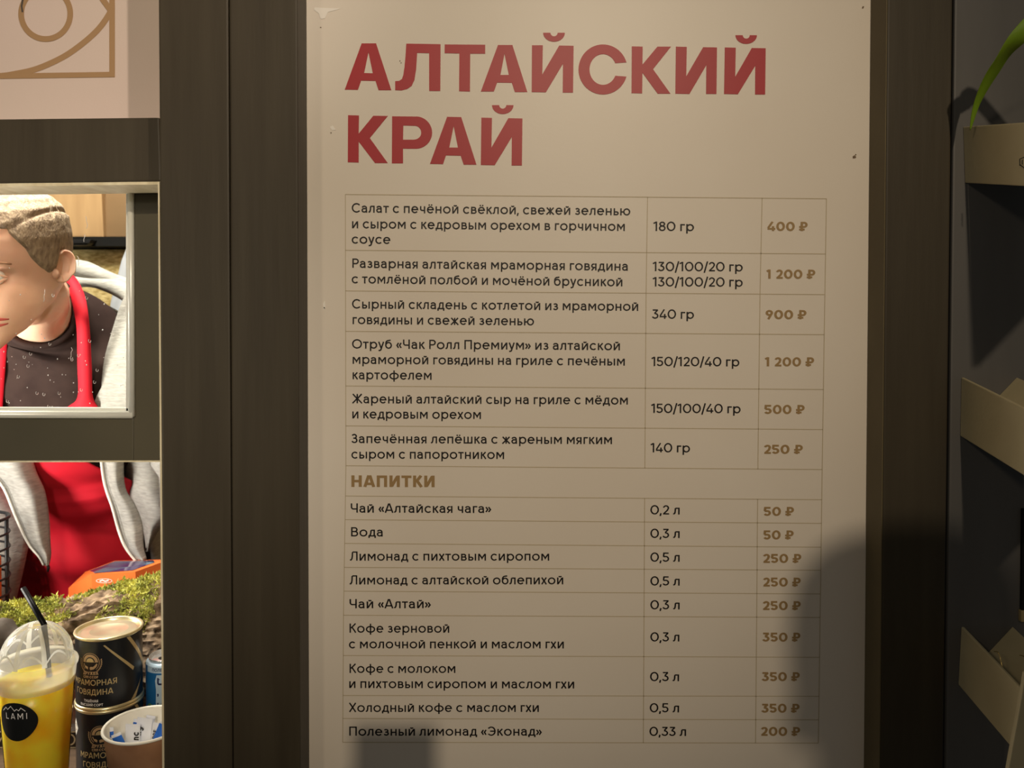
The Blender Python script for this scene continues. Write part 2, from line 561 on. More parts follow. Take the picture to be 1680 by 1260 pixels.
    if c == 'у':
        w = 0.74 if up else 0.60
        if up:
            ln((h, 1), (w / 2, .33)), ln((w - h, 1), (w * .45, .12), (w * .3, h), (w * .1, h))
        else:
            ln((h, H), (w / 2, h)), ln((w - h, H), (w * .44, -.13), (w * .28, -.26 + h), (w * .08, -.26 + h))
        return done(w, 0.02, 0.02)
    if c == 'ф':
        w = 0.94
        ln((w / 2, -0.22), (w / 2, 0.98)), S.append(arc(w / 2, X / 2, w / 2 - h, X / 2 - h, 0, 360, 28))
        return done(w, rb, rb)
    if c == 'х':
        w = 0.74 if up else 0.58
        ln((h, H), (w - h, 0)), ln((w - h, H), (h, 0))
        return done(w, 0.025, 0.025)
    if c == 'ч':
        w = 0.66 if up else 0.52
        ln((w - h, 0), (w - h, H))
        S.append([(h, H), (h, H * .62)] + arc(h + .17, H * .62, .17, H * .22, 180, 270, 8) + [(w - h, H * .40)])
        return done(w)
    if c == 'ш' or c == 'щ':
        w = 1.0 if up else 0.86
        ln((h, H), (h, h), (w - h, h), (w - h, H)), ln((w / 2, h), (w / 2, H))
        if c == 'щ':
            ln((w - h, h), (w + .08, h), (w + .08, -.18))
            return done(w + .1)
        return done(w)
    if c in 'ыь':
        w = 0.62 if up else 0.50
        m = H * .58
        ln((h, 0), (h, H)), S.append([(h, m - h), (w - m / 2, m - h)] + arc(w - m / 2, m / 2, m / 2 - h, m / 2 - h, 90, -90, 12) + [(h, h)])
        if c == 'ы':
            x = w + .12
            ln((x + h, 0), (x + h, H))
            return done(x + T)
        return done(w, sb, 0.05)
    if c == 'э':
        w = 0.84
        S.append(arc(w * .44, .5, w * .5 - h, .5 - h + .008, 140, -140, 26)), ln((w * .3, .5), (w * .94 - h, .5))
        return done(w * .95, 0.05, rb)
    if c == 'ю':
        w = 0.98
        ln((h, 0), (h, H)), ln((h, H / 2), (w - .70 + h, H / 2)), S.append(arc(w - .35, H / 2, .35 - h, H / 2 - h + .008, 0, 360, 26))
        return done(w, sb, rb)
    if c == 'я':
        w = 0.66 if up else 0.54
        m = H * .42
        ln((w - h, 0), (w - h, H)), ln((w * .55, m), (h * 1.1, 0))
        ry = (H - m - h) / 2
        S.append([(w - h, H - h), (ry + h, H - h)] + arc(ry + h * 1.2, H - h - ry, ry, ry, 90, 270, 12) + [(w - h, m)])
        return done(w, 0.03, sb)
    # latin and signs
    if ch == 'L':
        ln((h, 1), (h, h), (.55, h))
        return done(.55)
    if ch == 'I':
        ln((h, 0), (h, 1))
        return done(T)
    if ch == 'A':
        return glyph('А', T)
    if ch == 'M':
        return glyph('М', T)
    if ch == '1':
        w = 0.34
        ln((w - h, 0), (w - h, 1)), ln((0.01, .80), (w - h, 1 - h * .6))
        return done(w, 0.03, 0.11)
    if ch == '2':
        w = 0.58
        S.append(arc(w / 2, .70, w / 2 - h, .30 - h, 170, -25, 14) + [(w * .70, .44), (h * 1.1, h)]), ln((h * .4, h), (w, h))
        return done(w, 0.055, 0.055)
    if ch == '3':
        w = 0.60
        ln((.05, 1 - h), (w - .06, 1 - h)), ln((w - .08, 1 - h), (w * .40, .60))
        S.append([(w * .36, .585)] + arc(w * .46, .29 + h * .3, w * .54 - h, .29 - h * .7, 85, -160, 16))
        return done(w, 0.05, 0.055)
    if ch == '4':
        w = 0.68
        ln((w * .66, 1), (h * .8, .23 + h)), ln((h * .3, .23), (w, .23)), ln((w * .73, 0), (w * .73, .52))
        return done(w, 0.04, 0.04)
    if ch == '5':
        w = 0.60
        ln((w - .05, 1 - h), (.11, 1 - h), (.08, .54))
        S.append([(.08, .54)] + arc(w * .46, .32, w * .54 - h, .32 - h, 110, -155, 16))
        return done(w, 0.05, 0.055)
    if ch == '6':
        w = 0.62
        S.append(arc(w / 2, .32, w / 2 - h, .32 - h, 0, 360, 22)), ln((h * 1.2, .4), (w * .62, 1))
        return done(w, 0.05, 0.05)
    if ch == '8':
        w = 0.62
        S.append(arc(w / 2, .275 + h / 4, w / 2 - h, .275 - h * .6, 0, 360, 22)), S.append(arc(w / 2, .76 - h / 4, w / 2 - h - .035, .24 - h * .7, 0, 360, 20))
        return done(w, 0.05, 0.05)
    if ch == '9':
        w = 0.62
        S.append(arc(w / 2, .68, w / 2 - h, .32 - h, 0, 360, 22)), ln((w - h * 1.2, .6), (w * .38, 0))
        return done(w, 0.05, 0.05)
    if ch == '0':
        w = 0.80 if T < 0.16 else 0.74
        o_ring(w, 1.0)
        return done(w, 0.05, 0.05)
    if ch == ',':
        ln((h + .02, T), (h - .05, -.17))
        return done(T, 0.05, 0.07)
    if ch == '/':
        w = 0.44
        ln((h, -.16), (w - h, 1.06))
        return done(w, -0.01, -0.01)
    if ch in '«»':
        w = 0.50
        for dx in (0, .25):
            if ch == '«':
                ln((dx + .22, .64), (dx + h, .37), (dx + .22, .10))
            else:
                ln((dx + .02, .64), (dx + .26 - h, .37), (dx + .02, .10))
        return done(w, 0.05, 0.05)
    if ch == '₽':
        w = 0.72
        ln((.12 + h, 0), (.12 + h, 1)), ln((0, .17), (w * .64, .17))
        S.append([(.12 + h, 1 - h), (w - .29, 1 - h)] + arc(w - .29, .70 - h / 4, .29 - h, .30 - h * .75, 90, -90, 14) + [(0, .40 + h * .5)])
        return done(w, 0.04, 0.04)
    # plain latin lower case used on sachets
    if ch == 'n':
        ln((h, 0), (h, X)), S.append([(h, .4)] + arc(.28, .44, .28 - h, .3 - h, 180, 0, 12) + [(.56 - h, 0)])
        return done(.56)
    if ch == 'c':
        return glyph('с', T)
    if ch == 'g':
        S.append(arc(.3, .38, .3 - h, .38 - h, 0, 360, 22)), S.append([(.6 - h, .7), (.6 - h, -.02)] + arc(.3, -.02, .3 - h, .22, 0, -150, 10))
        return done(.62)
    if ch == 'R':
        g = glyph('Р', T)
        return g[0] + [[(.35, .45), (.66, 0)]], g[1] + .06
    if ch == 'E':
        return glyph('Е', T)
    if ch == 'O':
        return glyph('О', T)
    if ch == 'D':
        ln((h, h), (h, 1 - h)), S.append([(h, 1 - h), (.3, 1 - h)] + arc(.3, .5, .42 - h, .5 - h, 90, -90, 16) + [(h, h)])
        return done(.72)
    raise ValueError(ch)


class Quad(tuple):
    layer = 0


LAYER = [0]


def lay(q):
    return Vector((0, -2.5e-5 * q.layer, 0))


def mkquad(pts, layer):
    q = Quad(pts)
    q.layer = layer
    return q


def stroke_quads(pts, T):
    """flat ribbon along a polyline: list of quads in 2D"""
    h = T / 2
    closed = len(pts) > 3 and abs(pts[0][0] - pts[-1][0]) < 1e-6 and abs(pts[0][1] - pts[-1][1]) < 1e-6
    p = [pts[0]]
    for q in pts[1:]:
        if math.hypot(q[0] - p[-1][0], q[1] - p[-1][1]) > 1e-5:
            p.append(q)
    n = len(p)
    L, R = [], []
    for i in range(n):
        if closed:
            a, b = p[i - 1] if i > 0 else p[-2], p[i + 1] if i < n - 1 else p[1]
        else:
            a, b = p[max(i - 1, 0)], p[min(i + 1, n - 1)]
        d1 = (p[i][0] - a[0], p[i][1] - a[1])
        d2 = (b[0] - p[i][0], b[1] - p[i][1])
        l1, l2 = math.hypot(*d1), math.hypot(*d2)
        if l1 < 1e-9:
            d1, l1 = d2, l2
        if l2 < 1e-9:
            d2, l2 = d1, l1
        n1, n2 = (-d1[1] / l1, d1[0] / l1), (-d2[1] / l2, d2[0] / l2)
        mx, my = n1[0] + n2[0], n1[1] + n2[1]
        ml = math.hypot(mx, my) or 1e-6
        mx, my = mx / ml, my / ml
        k = h / max(0.45, mx * n1[0] + my * n1[1])
        L.append((p[i][0] + mx * k, p[i][1] + my * k))
        R.append((p[i][0] - mx * k, p[i][1] - my * k))
    LAYER[0] = (LAYER[0] + 1) % 7
    return [mkquad((R[i], R[i + 1], L[i + 1], L[i]), LAYER[0]) for i in range(n - 1)]


def text_quads(s, T):
    """list of 2D quads (cap height 1) and the inked x range"""
    x, out = 0.0, []
    for ch in s:
        g, adv = glyph(ch, T)
        for st in g:
            out += [mkquad(((px + x, py) for px, py in q), q.layer) for q in stroke_quads(st, T)]
        x += adv
    xs = [p[0] for q in out for p in q]
    return out, min(xs), max(xs)


def text_bm(bm, s, T, fmap, width=None, cap=1.0):
    """draw s with its left ink edge at u=0; fmap(u, v) -> point"""
    q, a, b = text_quads(s, T)
    kx = (width / (b - a)) if width else cap
    for quad in q:
        bm.faces.new([bm.verts.new(Vector(fmap((x - a) * kx, y * cap)) + lay(quad)) for x, y in quad])
    return (b - a) * kx


# ------------------------------------------------------------------ setting
YF = 1.0           # front of the planks
YB = 1.045         # face of the menu board

bm = bmesh.new()
box(bm, -3, 3, -3.6, 4, -0.05, 0)
struct(link('floor', bm, M['floor']))
# kiosk back wall, side and ceiling
bm = bmesh.new()
box(bm, -2.2, 0.2, 2.30, 2.34, 0, 2.5)
struct(link('wall_back', bm, M['inner_wall']))
bm = bmesh.new()
box(bm, -2.2, 0.2, 1.12, 2.30, 2.46, 2.5)
struct(link('ceiling', bm, M['ceiling']))
bm = bmesh.new()
box(bm, 0.16, 0.2, 1.12, 2.30, 0, 2.46)
struct(link('wall_inner', bm, M['inner_wall']))
# wall behind the board, planks each side of it
bm = bmesh.new()
box(bm, -0.27, 0.47, YB + 0.0145, YB + 0.03, 0, 2.6)
struct(link('wall_front', bm, M['paint']))


def plank(name, q, depth, m, label, bev=0.0022):
    bm = bmesh.new()
    slab(bm, q, YF, depth, bev)
    return struct(link(name, bm, m), label)


# pixel quads: lower left, lower right, upper right, upper left
plank('trim_1', [(270.5, 1400), (382, 1400), (373.5, -160), (258.5, -160)], 0.026, M['paint'], 'dark olive painted plank beside the kiosk opening')
plank('trim_2', [(383.5, 1400), (493, 1400), (487, -160), (375, -160)], 0.062, M['paint'], 'dark olive painted plank along the left side of the menu board')
plank('trim_3', [(1443, 1400), (1546, 1400), (1565, -160), (1458, -160)], 0.062, M['paint'], 'dark olive painted plank along the right side of the menu board')
plank('wall_right', [(1550.5, 1400), (2300, 1400), (2300, -160), (1568.5, -160)], 0.03, M['paint_r'], 'dark grey panel carrying the beige trays')
bm = bmesh.new()
slab(bm, [(1421.5, 1400), (1441.5, 1400), (1456.6, -160), (1439, -160)], YF, 0.001)
f_ = [P(1442.5, 1400, YF + .0006), P(1457.6, -160, YF + .0006)]
bm.free()
bm = bmesh.new()
hexa(bm, [f_[0] + Vector((-.0012, 0, 0)), f_[0], f_[1], f_[1] + Vector((-.0012, 0, 0)), f_[0] + Vector((-.0012, .0434, 0)), f_[0] + Vector((0, .0434, 0)), f_[1] + Vector((0, .0434, 0)), f_[1] + Vector((-.0012, .0434, 0))])
struct(link('trim_8', bm, M['edge_beige']), 'olive beige edging on the inner side of the plank right of the menu board')
bm = bmesh.new()
slab(bm, [(1535, 1400), (1570, 1400), (1580, -160), (1550, -160)], YF + 0.02, 0.02)
struct(link('trim_4', bm, M['gap']))
# the small dark crack lines in the plank
# pale strip painting the light caught on the plank edge at the kiosk opening
bm = bmesh.new()
slab(bm, [(267.2, 1400), (270.8, 1400), (261.6, 298), (259.0, 298)], YF + 0.004, 0.022)
struct(link('trim_5', bm, M['lit_edge']), 'pale strip painting the lit edge of the plank at the kiosk opening')
# upper beam; a pale strip paints the light on its underside
bm = bmesh.new()
slab(bm, [(-700, 309), (264, 297.5), (261, 192.5), (-700, 203)], 1.03, 0.078, 0.002)
struct(link('trim_6', bm, M['paint']), 'dark olive beam above the window')
bm = bmesh.new()
a = P(-700, 309, 1.032)
b = P(262.8, 297.8, 1.032)
f = [a + Vector((0, 0, -0.0035)), b + Vector((0, 0, -0.0035)), b, a]
hexa(bm, f + [p + Vector((0, .074, 0)) for p in f])
struct(link('trim_7', bm, M['lit_edge']), 'pale strip painting the lit underside of the beam above the window')

bm = bmesh.new()
slab(bm, [(-900, 1400), (-690, 1400), (-690, -160), (-900, -160)], 1.0, 0.05, 0.002)
struct(link('trim_9', bm, M['paint']), 'dark olive post at the far left end of the kiosk front')
# window: dark sash, silver bead, pane
YW = 1.108
win = struct(empty('window_1', P(0, 520, YW)), 'small kiosk window with dark sash and silver bead')
bm = bmesh.new()
slab(bm, [(219, 757), (266.5, 756), (264, 290), (216, 290)], YW, 0.03, 0.0015)
slab(bm, [(-500, 758), (219, 757), (219, 686), (-500, 684)], YW, 0.03, 0.0015)
slab(bm, [(-560, 759), (-500, 759), (-500, 285), (-560, 285)], YW, 0.03, 0.0015)
slab(bm, [(-500, 312), (216, 310), (216, 285), (-500, 285)], YW + .002, 0.028)
link('sash', bm, M['frame_paint'], win)
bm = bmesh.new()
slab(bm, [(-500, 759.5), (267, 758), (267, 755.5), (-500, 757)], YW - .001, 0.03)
link('bottom_edge_highlight', bm, M['lit_edge'], win)  # pale colour paints the highlight along the sash bottom
bm = bmesh.new()
# rounded silver bead: right upright and bottom rail, two steps each
tube(bm, [P(214.5, 290, YW - .002), P(216.5, 683, YW - .002)], 0.0042, 12)
slab(bm, [(206, 676), (212.5, 676), (210.5, 290), (206.5, 290)], YW + .002, 0.008, 0.0008)
tube(bm, [P(-500, 679, YW - .002), P(218.5, 680.5, YW - .002)], 0.0050, 12)
slab(bm, [(-500, 675), (211, 676), (211, 669), (-500, 667)], YW + .002, 0.008, 0.0008)
link('glazing_bead', bm, M['silver'], win, smooth=True)
bm = bmesh.new()
slab(bm, [(-500, 676), (210, 676), (209, 300), (-500, 300)], YW + 0.012, 0.003)
pane = link('pane', bm, M['glass'], win)
bm = bmesh.new()
rd = random.Random(3)
for i in range(75):
    px = rd.uniform(2, 204)
    py = 668 - abs(rd.gauss(0, 1)) * 95
    if py < 318:
        py = rd.uniform(320, 660)
    r = rd.choice([.0006, .0007, .0009, .0012])
    c = P(px, py, YW + .0115)
    if r > .001:
        tube(bm, [c + Vector((math.cos(t) * .0016, 0, math.sin(t) * .0022)) for t in [x * PI / 5 + 2.2 for x in range(8)]], .0003, 6)
    else:
        m4 = Matrix.Translation(c) @ Matrix.Diagonal((r, r * .4, r * rd.uniform(.8, 1.6), 1))
        bmesh.ops.create_icosphere(bm, subdivisions=1, radius=1, matrix=m4)
for px, py, n in [(142, 355, 6), (138, 385, 4), (128, 420, 5), (73, 475, 6), (118, 570, 5)]:
    pts = [P(px + rd.uniform(-3, 3) * .5, py + k * 4, YW + .0115) for k in range(n)]
    tube(bm, pts, .00035, 5)
dr = link('water_drops', bm, M['drop'], pane, smooth=True, kind='stuff')

# ------------------------------------------------------------------ menu board
mb = empty('menu_board', P(970, 1500, YB))
tag(mb, 'tall off-white menu board with red heading and table of dishes, drinks and prices', 'menu board')
bm = bmesh.new()
slab(bm, [(500, 1600), (1424, 1600), (1438, -160), (496, -160)], YB, 0.012, 0.001)
link('panel', bm, M['board'], mb)
# worn pale rim at the board's left edge and right edge strip are part of the panel's returns
YT = YB - 0.0004


def T2(x0, y0, k):
    return lambda x, y: P(x0 + x / k, y0 + y / k, YB - 0.0006)


def heading(polys, name):
    bm = bmesh.new()
    for outer, holes in polys:
        poly_plate(bm, outer, holes, T2(550, 30, 2.24), Vector((0, .0006, 0)))
    return link(name, bm, M['red_vinyl'], mb)


def breve_poly(x0, x1, y, d):
    w = (x1 - x0) / 2
    cx = (x0 + x1) / 2
    o = [(cx + w * math.cos(t), y + d * math.sin(t)) for t in [PI - PI * i / 14 for i in range(15)]]
    i_ = [(cx + w * .33 * math.cos(t), y + d * .40 * math.sin(t)) for t in [PI * i / 8 for i in range(9)]]
    return o + i_


def arcp(cx, cy, rx, ry, a0, a1, n=20):
    return [(cx + rx * math.cos(math.radians(a0 + (a1 - a0) * i / n)), cy + ry * math.sin(math.radians(a0 + (a1 - a0) * i / n))) for i in range(n + 1)]


line1 = [
    ([(35, 262), (97, 92), (150, 92), (206, 264), (159, 264), (148, 230), (95, 229), (83, 263)], [[(106, 201), (138, 202), (122, 124)]]),
    ([(261, 93), (387, 95), (386, 267), (345, 267), (345, 128), (301, 127), (297, 188), (291, 226), (281, 248), (264, 260), (243, 265), (220, 264), (220, 231), (235, 230), (245, 223), (250, 208), (254, 182), (258, 140)], []),
    ([(402, 96), (551, 97), (551, 130), (496, 130), (495, 269), (455, 268), (456, 129), (402, 128)], []),
    ([(535, 269), (598, 98), (651, 98), (706, 271), (660, 271), (649, 237), (595, 236), (583, 269)], [[(607, 208), (638, 208), (622, 130)]]),
    ([(723, 99), (763, 99), (761, 206), (823, 100), (876, 101), (874, 273), (836, 273), (837, 167), (774, 272), (722, 271)], []),
    (breve_poly(764, 844, 53, 33), []),
    (arcp(984, 188, 90, 92, -16, -344, 44), []),
    ([(1090, 103), (1130, 104), (1129, 170), (1184, 104), (1234, 104), (1168, 187), (1232, 277), (1185, 277), (1129, 200), (1128, 276), (1089, 275)], []),
    ([(1252, 104), (1292, 105), (1290, 213), (1352, 106), (1403, 107), (1401, 278), (1363, 278), (1364, 172), (1302, 278), (1250, 277)], []),
    ([(1432, 107), (1472, 108), (1470, 215), (1531, 109), (1582, 110), (1580, 280), (1543, 280), (1544, 174), (1480, 279), (1429, 278)], []),
    (breve_poly(1471, 1550, 62, 32), []),
]
line2 = [
    ([(47, 356), (87, 357), (86, 424), (140, 358), (193, 359), (127, 440), (193, 532), (146, 532), (86, 453), (86, 530), (46, 529)], []),
    ([(209, 360), (295, 361)] + arcp(296, 420, 60, 59.5, -88, 88, 20) + [(249, 479), (249, 533), (208, 533)], [[(250, 394), (289, 395)] + arcp(290, 420, 26, 25.5, -80, 80, 12) + [(289, 446), (249, 446)]]),
    ([(348, 535), (411, 362), (463, 363), (519, 538), (472, 538), (461, 505), (407, 504), (396, 536)], [[(419, 475), (451, 475), (435, 396)]]),
    ([(537, 365), (576, 366), (574, 475), (636, 367), (688, 368), (686, 541), (648, 541), (649, 436), (586, 540), (535, 539)], []),
    (breve_poly(576, 655, 319, 33), []),
]
# C of the heading as one clean outline
line1[6] = (arcp(984, 188, 90, 92, 16.5, 343.5, 48) + arcp(984, 188, 49.5, 56.5, 336, 24, 40), [])
heading(line1, 'heading_word')
heading(line2, 'heading_word')

# table rules
bm = bmesh.new()
rl = [(319, 326), (410.5, 416.6), (477.2, 483.3), (543.5, 549), (633.2, 639), (698.6, 704.7), (764, 770.3), (813.7, 819.8), (852.5, 858.6), (891.5, 897.8),
      (930.8, 935.6), (969.8, 974.4), (1009.3, 1013), (1075.4, 1078.4), (1141, 1142.4), (1178.8, 1181), (1217.8, 1219.2)]


def interp(tab, y):
    for (y0, x0), (y1, x1) in zip(tab[:-1], tab[1:]):
        if y <= y1 or (y1, x1) == tab[-1]:
            return x0 + (x1 - x0) * (y - y0) / (y1 - y0)


vx = [[(319, 566.5), (764, 567.5), (1010, 563.5), (1218, 562.2)],
      [(322, 1062.5), (483, 1060), (700, 1058.5), (840, 1057.5), (1010, 1056.6), (1219, 1055.5)],
      [(324, 1250.5), (483, 1247), (640, 1245), (770, 1243.5), (850, 1242.7), (1010, 1241.6), (1219, 1239.6)],
      [(326, 1356), (550, 1352.3), (770, 1349), (1010, 1345.5), (1219, 1342.5)]]


def rule(p, q, t=1.25):
    a, b = P(*p, YT), P(*q, YT)
    d = (b - a).normalized()
    n = Vector((-d.z, 0, d.x)) * (t * 0.5 * YB / F_PX)
    bm.faces.new([bm.verts.new(v) for v in (a - n, b - n, b + n, a + n)])


for l, r in rl:
    rule((interp(vx[0], l), l), (interp(vx[3], r), r))
for c in range(4):
    for i in range(len(rl) - 1):
        if i == 6 and c in (1, 2):
            continue
        t = (0, 0.63, 0.87, 1)[c]
        ya = rl[i][0] + (rl[i][1] - rl[i][0]) * t
        yb = rl[i + 1][0] + (rl[i + 1][1] - rl[i + 1][0]) * t
        rule((interp(vx[c], ya), ya), (interp(vx[c], yb), yb), 1.1)
link('table_rules', bm, M['rule'], mb)

dishes = [
    ('Салат с печёной свёклой, свежей зеленью', 577, 1034, 348.5, 353.4), ('и сыром с кедровым орехом в горчичном', 577.5, 1025, 374.4, 378.8), ('соусе', 577, 640.5, 399.5, 400.2),
    ('Разварная алтайская мраморная говядина', 578, 1030, 439.3, 444.1), ('с томлёной полбой и мочёной брусникой', 577, 1021, 464.7, 469.8),
    ('Сырный складень с котлетой из мраморной', 577.5, 1047, 506, 510), ('говядины и свежей зеленью', 578.5, 876, 531.6, 533.8),
    ('Отруб «Чак Ролл Премиум» из алтайской', 577.5, 1017, 571.7, 574.6), ('мраморной говядины на гриле с печёным', 578.5, 1025, 596.9, 599.8), ('картофелем', 578.5, 708, 622.2, 623),
    ('Жареный алтайский сыр на гриле с мёдом', 577.5, 1030, 661.5, 663.7), ('и кедровым орехом', 578, 789, 686.4, 687.4),
    ('Запечённая лепёшка с жареным мягким', 576.5, 1004, 726.9, 728.6), ('сыром с папоротником', 576.5, 827, 752.3, 753),
    ('Чай «Алтайская чага»', 575.5, 806, 841, 841.6), ('Вода', 576, 628, 880, 880.2), ('Лимонад с пихтовым сиропом', 574, 901, 919.8, 919.7), ('Лимонад с алтайской облепихой', 573.5, 924, 958.9, 958.6),
    ('Чай «Алтай»', 573.5, 707, 997.9, 997.9), ('Кофе зерновой', 573.5, 737, 1038, 1038), ('с молочной пенкой и маслом гхи', 572.5, 925, 1063.7, 1063.8),
    ('Кофе с молоком', 573.5, 747, 1104, 1104), ('и пихтовым сиропом и маслом гхи', 573, 942, 1128.8, 1129.5), ('Холодный кофе с маслом гхи', 572.5, 884, 1168.1, 1168), ('Полезный лимонад «Эконад»', 573, 889, 1207, 1207)]
portions = [('180 гр', 1071.5, 1138.5, 378.8), ('130/100/20 гр', 1070.5, 1218.5, 444.7), ('130/100/20 гр', 1070.5, 1218.5, 469.8), ('340 гр', 1069.5, 1138.5, 522.8),
            ('150/120/40 гр', 1068.5, 1213, 600.5), ('150/100/40 гр', 1068, 1215, 677.4), ('140 гр', 1067, 1132, 742), ('0,2 л', 1067, 1115, 843.9), ('0,3 л', 1067, 1115, 882.5),
            ('0,5 л', 1067, 1115, 921.5), ('0,5 л', 1067, 1115, 960.5), ('0,3 л', 1067, 1115, 999.6), ('0,3 л', 1067, 1114.5, 1052.3), ('0,3 л', 1066.5, 1114, 1117.4), ('0,5 л', 1066, 1114, 1168.6), ('0,33 л', 1065.5, 1125.5, 1207.3)]
prices = [('400 ₽', 1258.7, 1325, 378.8), ('1 200 ₽', 1257, 1337.5, 457.2), ('900 ₽', 1256, 1323, 523.5), ('1 200 ₽', 1254.5, 1335.5, 601), ('500 ₽', 1254, 1320, 679.1), ('250 ₽', 1253.5, 1317, 744.5),
          ('50 ₽', 1253, 1302.5, 846.4), ('50 ₽', 1252.5, 1302, 885), ('250 ₽', 1252, 1314.5, 923.5), ('250 ₽', 1252, 1313.5, 962.3), ('250 ₽', 1251.5, 1313.5, 1000.9), ('350 ₽', 1250.6, 1313, 1052.6),
          ('350 ₽', 1249.5, 1312, 1117.4), ('350 ₽', 1249, 1311.5, 1169.2), ('200 ₽', 1248.5, 1312.5, 1207.3)]


def board_text(name, s, x0, x1, y0, y1, T, m, cap=15.3):
    a, b = P(x0, y0, YT - .0001), P(x1, y1, YT - .0001)
    u = (b - a).normalized()
    v = Vector((-u.z, 0, u.x))
    bm = bmesh.new()
    text_bm(bm, s, T, lambda x, y: a + u * x + v * y, width=(b - a).length, cap=cap * YB / F_PX)
    return link(name, bm, m, mb)


for s, x0, x1, y0, y1 in dishes:
    board_text('dish_name', s, x0, x1, y0, y1, 0.138, M['ink'])
for s, x0, x1, y in portions:
    board_text('portion_size', s, x0, x1, y, y + (x1 - x0) * .004, 0.138, M['ink'])
for s, x0, x1, y in prices:
    board_text('price', s, x0, x1, y, y + (x1 - x0) * .003, 0.2, M['gold_ink'], 15.0)
board_text('section_heading', 'НАПИТКИ', 576.5, 713, 798.7, 799.2, 0.215, M['gold_ink'], 19.0)
# dents and scuffs
rd = random.Random(5)
for px, py, r in [(1402, 257, 3.2), (1404, 254, 1.6), (1400, 259, 1.5), (656, 100, 1.4), (658, 103, 1.2), (543, 218, 1.5), (1416, 12, 2.4), (526, 45, 1.3), (532, 505, 1.4)]:
    bm = bmesh.new()
    n = 9
    c = [(px + r * rd.uniform(.5, 1) * math.cos(t * 2 * PI / n), py + r * rd.uniform(.5, 1) * math.sin(t * 2 * PI / n)) for t in range(n)]
    bm.faces.new([bm.verts.new(P(x, y, YT - .0001)) for x, y in c])
    link('scuff', bm, M['scuff'], mb)
for c in [[(516, 12), (532, 13), (560, 14), (538, 20), (533, 30), (526, 31), (523, 22), (515, 16)], [(541, 208), (546, 206), (551, 213), (545, 214)], [(530, 498), (533, 493), (534, 505), (531, 509)]]:
    bm = bmesh.new()
    bm.faces.new([bm.verts.new(P(x, y, YT - .0001)) for x, y in reversed(c)])
    link('paint_chip', bm, M['chip'], mb)

# ------------------------------------------------------------------ blush sign with the bronze line emblem
YS = 1.085
sg = empty('sign_panel', P(0, 196, YS))
tag(sg, 'blush sign panel with bronze eye-shaped line emblem above the kiosk window', 'sign')
bm = bmesh.new()
slab(bm, [(-700, 204), (300, 200), (300, -160), (-700, -160)], YS, 0.012)
link('panel', bm, M['pink'], sg)


def ribbon_px(bm, pts, w, Y, depth=.001):
    """flat raised line along pixel path"""
    s = Y / F_PX
    p3 = [P(x, y, Y) for x, y in pts]
    q = stroke_quads([(p.x, p.z) for p in p3], w * s)
    for quad in q:
        f = [Vector((x, Y, z)) + lay(quad) for x, z in quad]
        bm.faces.new([bm.verts.new(v) for v in f])


bm = bmesh.new()
YE = YS - .0006
ribbon_px(bm, arcp(75, 22.5, 40.3, 41.5, 0, 360, 60), 9.2, YE)
ribbon_px(bm, [(184, -160), (184, 122.3)], 9, YE)
ribbon_px(bm, [(-420, 131), (188.4, 122.2)], 8.6, YE)
ribbon_px(bm, [(x, y) for x, y, _ in [tuple(v) for v in catmull([(-60, 127, 0), (0, 124.5, 0), (25, 121, 0), (51, 115.6, 0), (76, 106.7, 0), (107, 91.4, 0), (134.6, 72, 0), (157.5, 51.8, 0), (172, 34, 0), (183, 16, 0)], 6)]], 9.5, YE)
ribbon_px(bm, [(x, y) for x, y, _ in [tuple(v) for v in catmull([(183, 19, 0), (172, 4, 0), (150, -25, 0), (110, -60, 0), (60, -85, 0), (0, -95, 0), (-80, -95, 0)], 6)]], 9.5, YE)
ribbon_px(bm, [(-60, 127), (-130, 112), (-200, 78), (-250, 30), (-250, 0), (-200, -50), (-130, -85), (-80, -95)], 9.5, YE)
link('emblem', bm, M['bronze'], sg)
bm = bmesh.new()
ribbon_px(bm, [(37, 20), (35.5, 10), (39, -10)], 3, YE - .0003)
link('emblem_stroke', bm, M['bark_dark'], sg)

# ------------------------------------------------------------------ counter and things on it
CZ = 0.966
ct = empty('counter', (-1.0, 1.06, CZ))
tag(ct, 'dark wooden serving counter under the kiosk opening', 'counter')
bm = bmesh.new()
box(bm, -2.19, -0.29, 1.03, 1.60, CZ - 0.04, CZ, 0.003)
link('worktop', bm, M['counter'], ct)
bm = bmesh.new()
box(bm, -2.19, -0.29, 1.05, 1.08, 0, CZ - 0.04)
link('front_panel', bm, M['paint'], ct)

# scorched plank with outlined letters, behind the cup and the cans
pl = empty('lettered_board', (-0.8, 1.25, CZ))
tag(pl, 'low dark wooden board with pale outlined letters behind the cup and cans', 'board')
YPL = 1.215
bm = bmesh.new()
f = [Vector((-1.15, YPL, CZ)), Vector((-0.40, YPL, CZ)), Vector((-0.40, YPL, CZ + .026)), Vector((-1.15, YPL, CZ + .026))]
hexa(bm, f + [p + Vector((0, .022, 0)) for p in f], .0015)
link('board', bm, M['dark_wood'], pl)


def flat_xz(x0, z0, y):
    return lambda u, v: Vector((x0 + u, y, z0 + v))


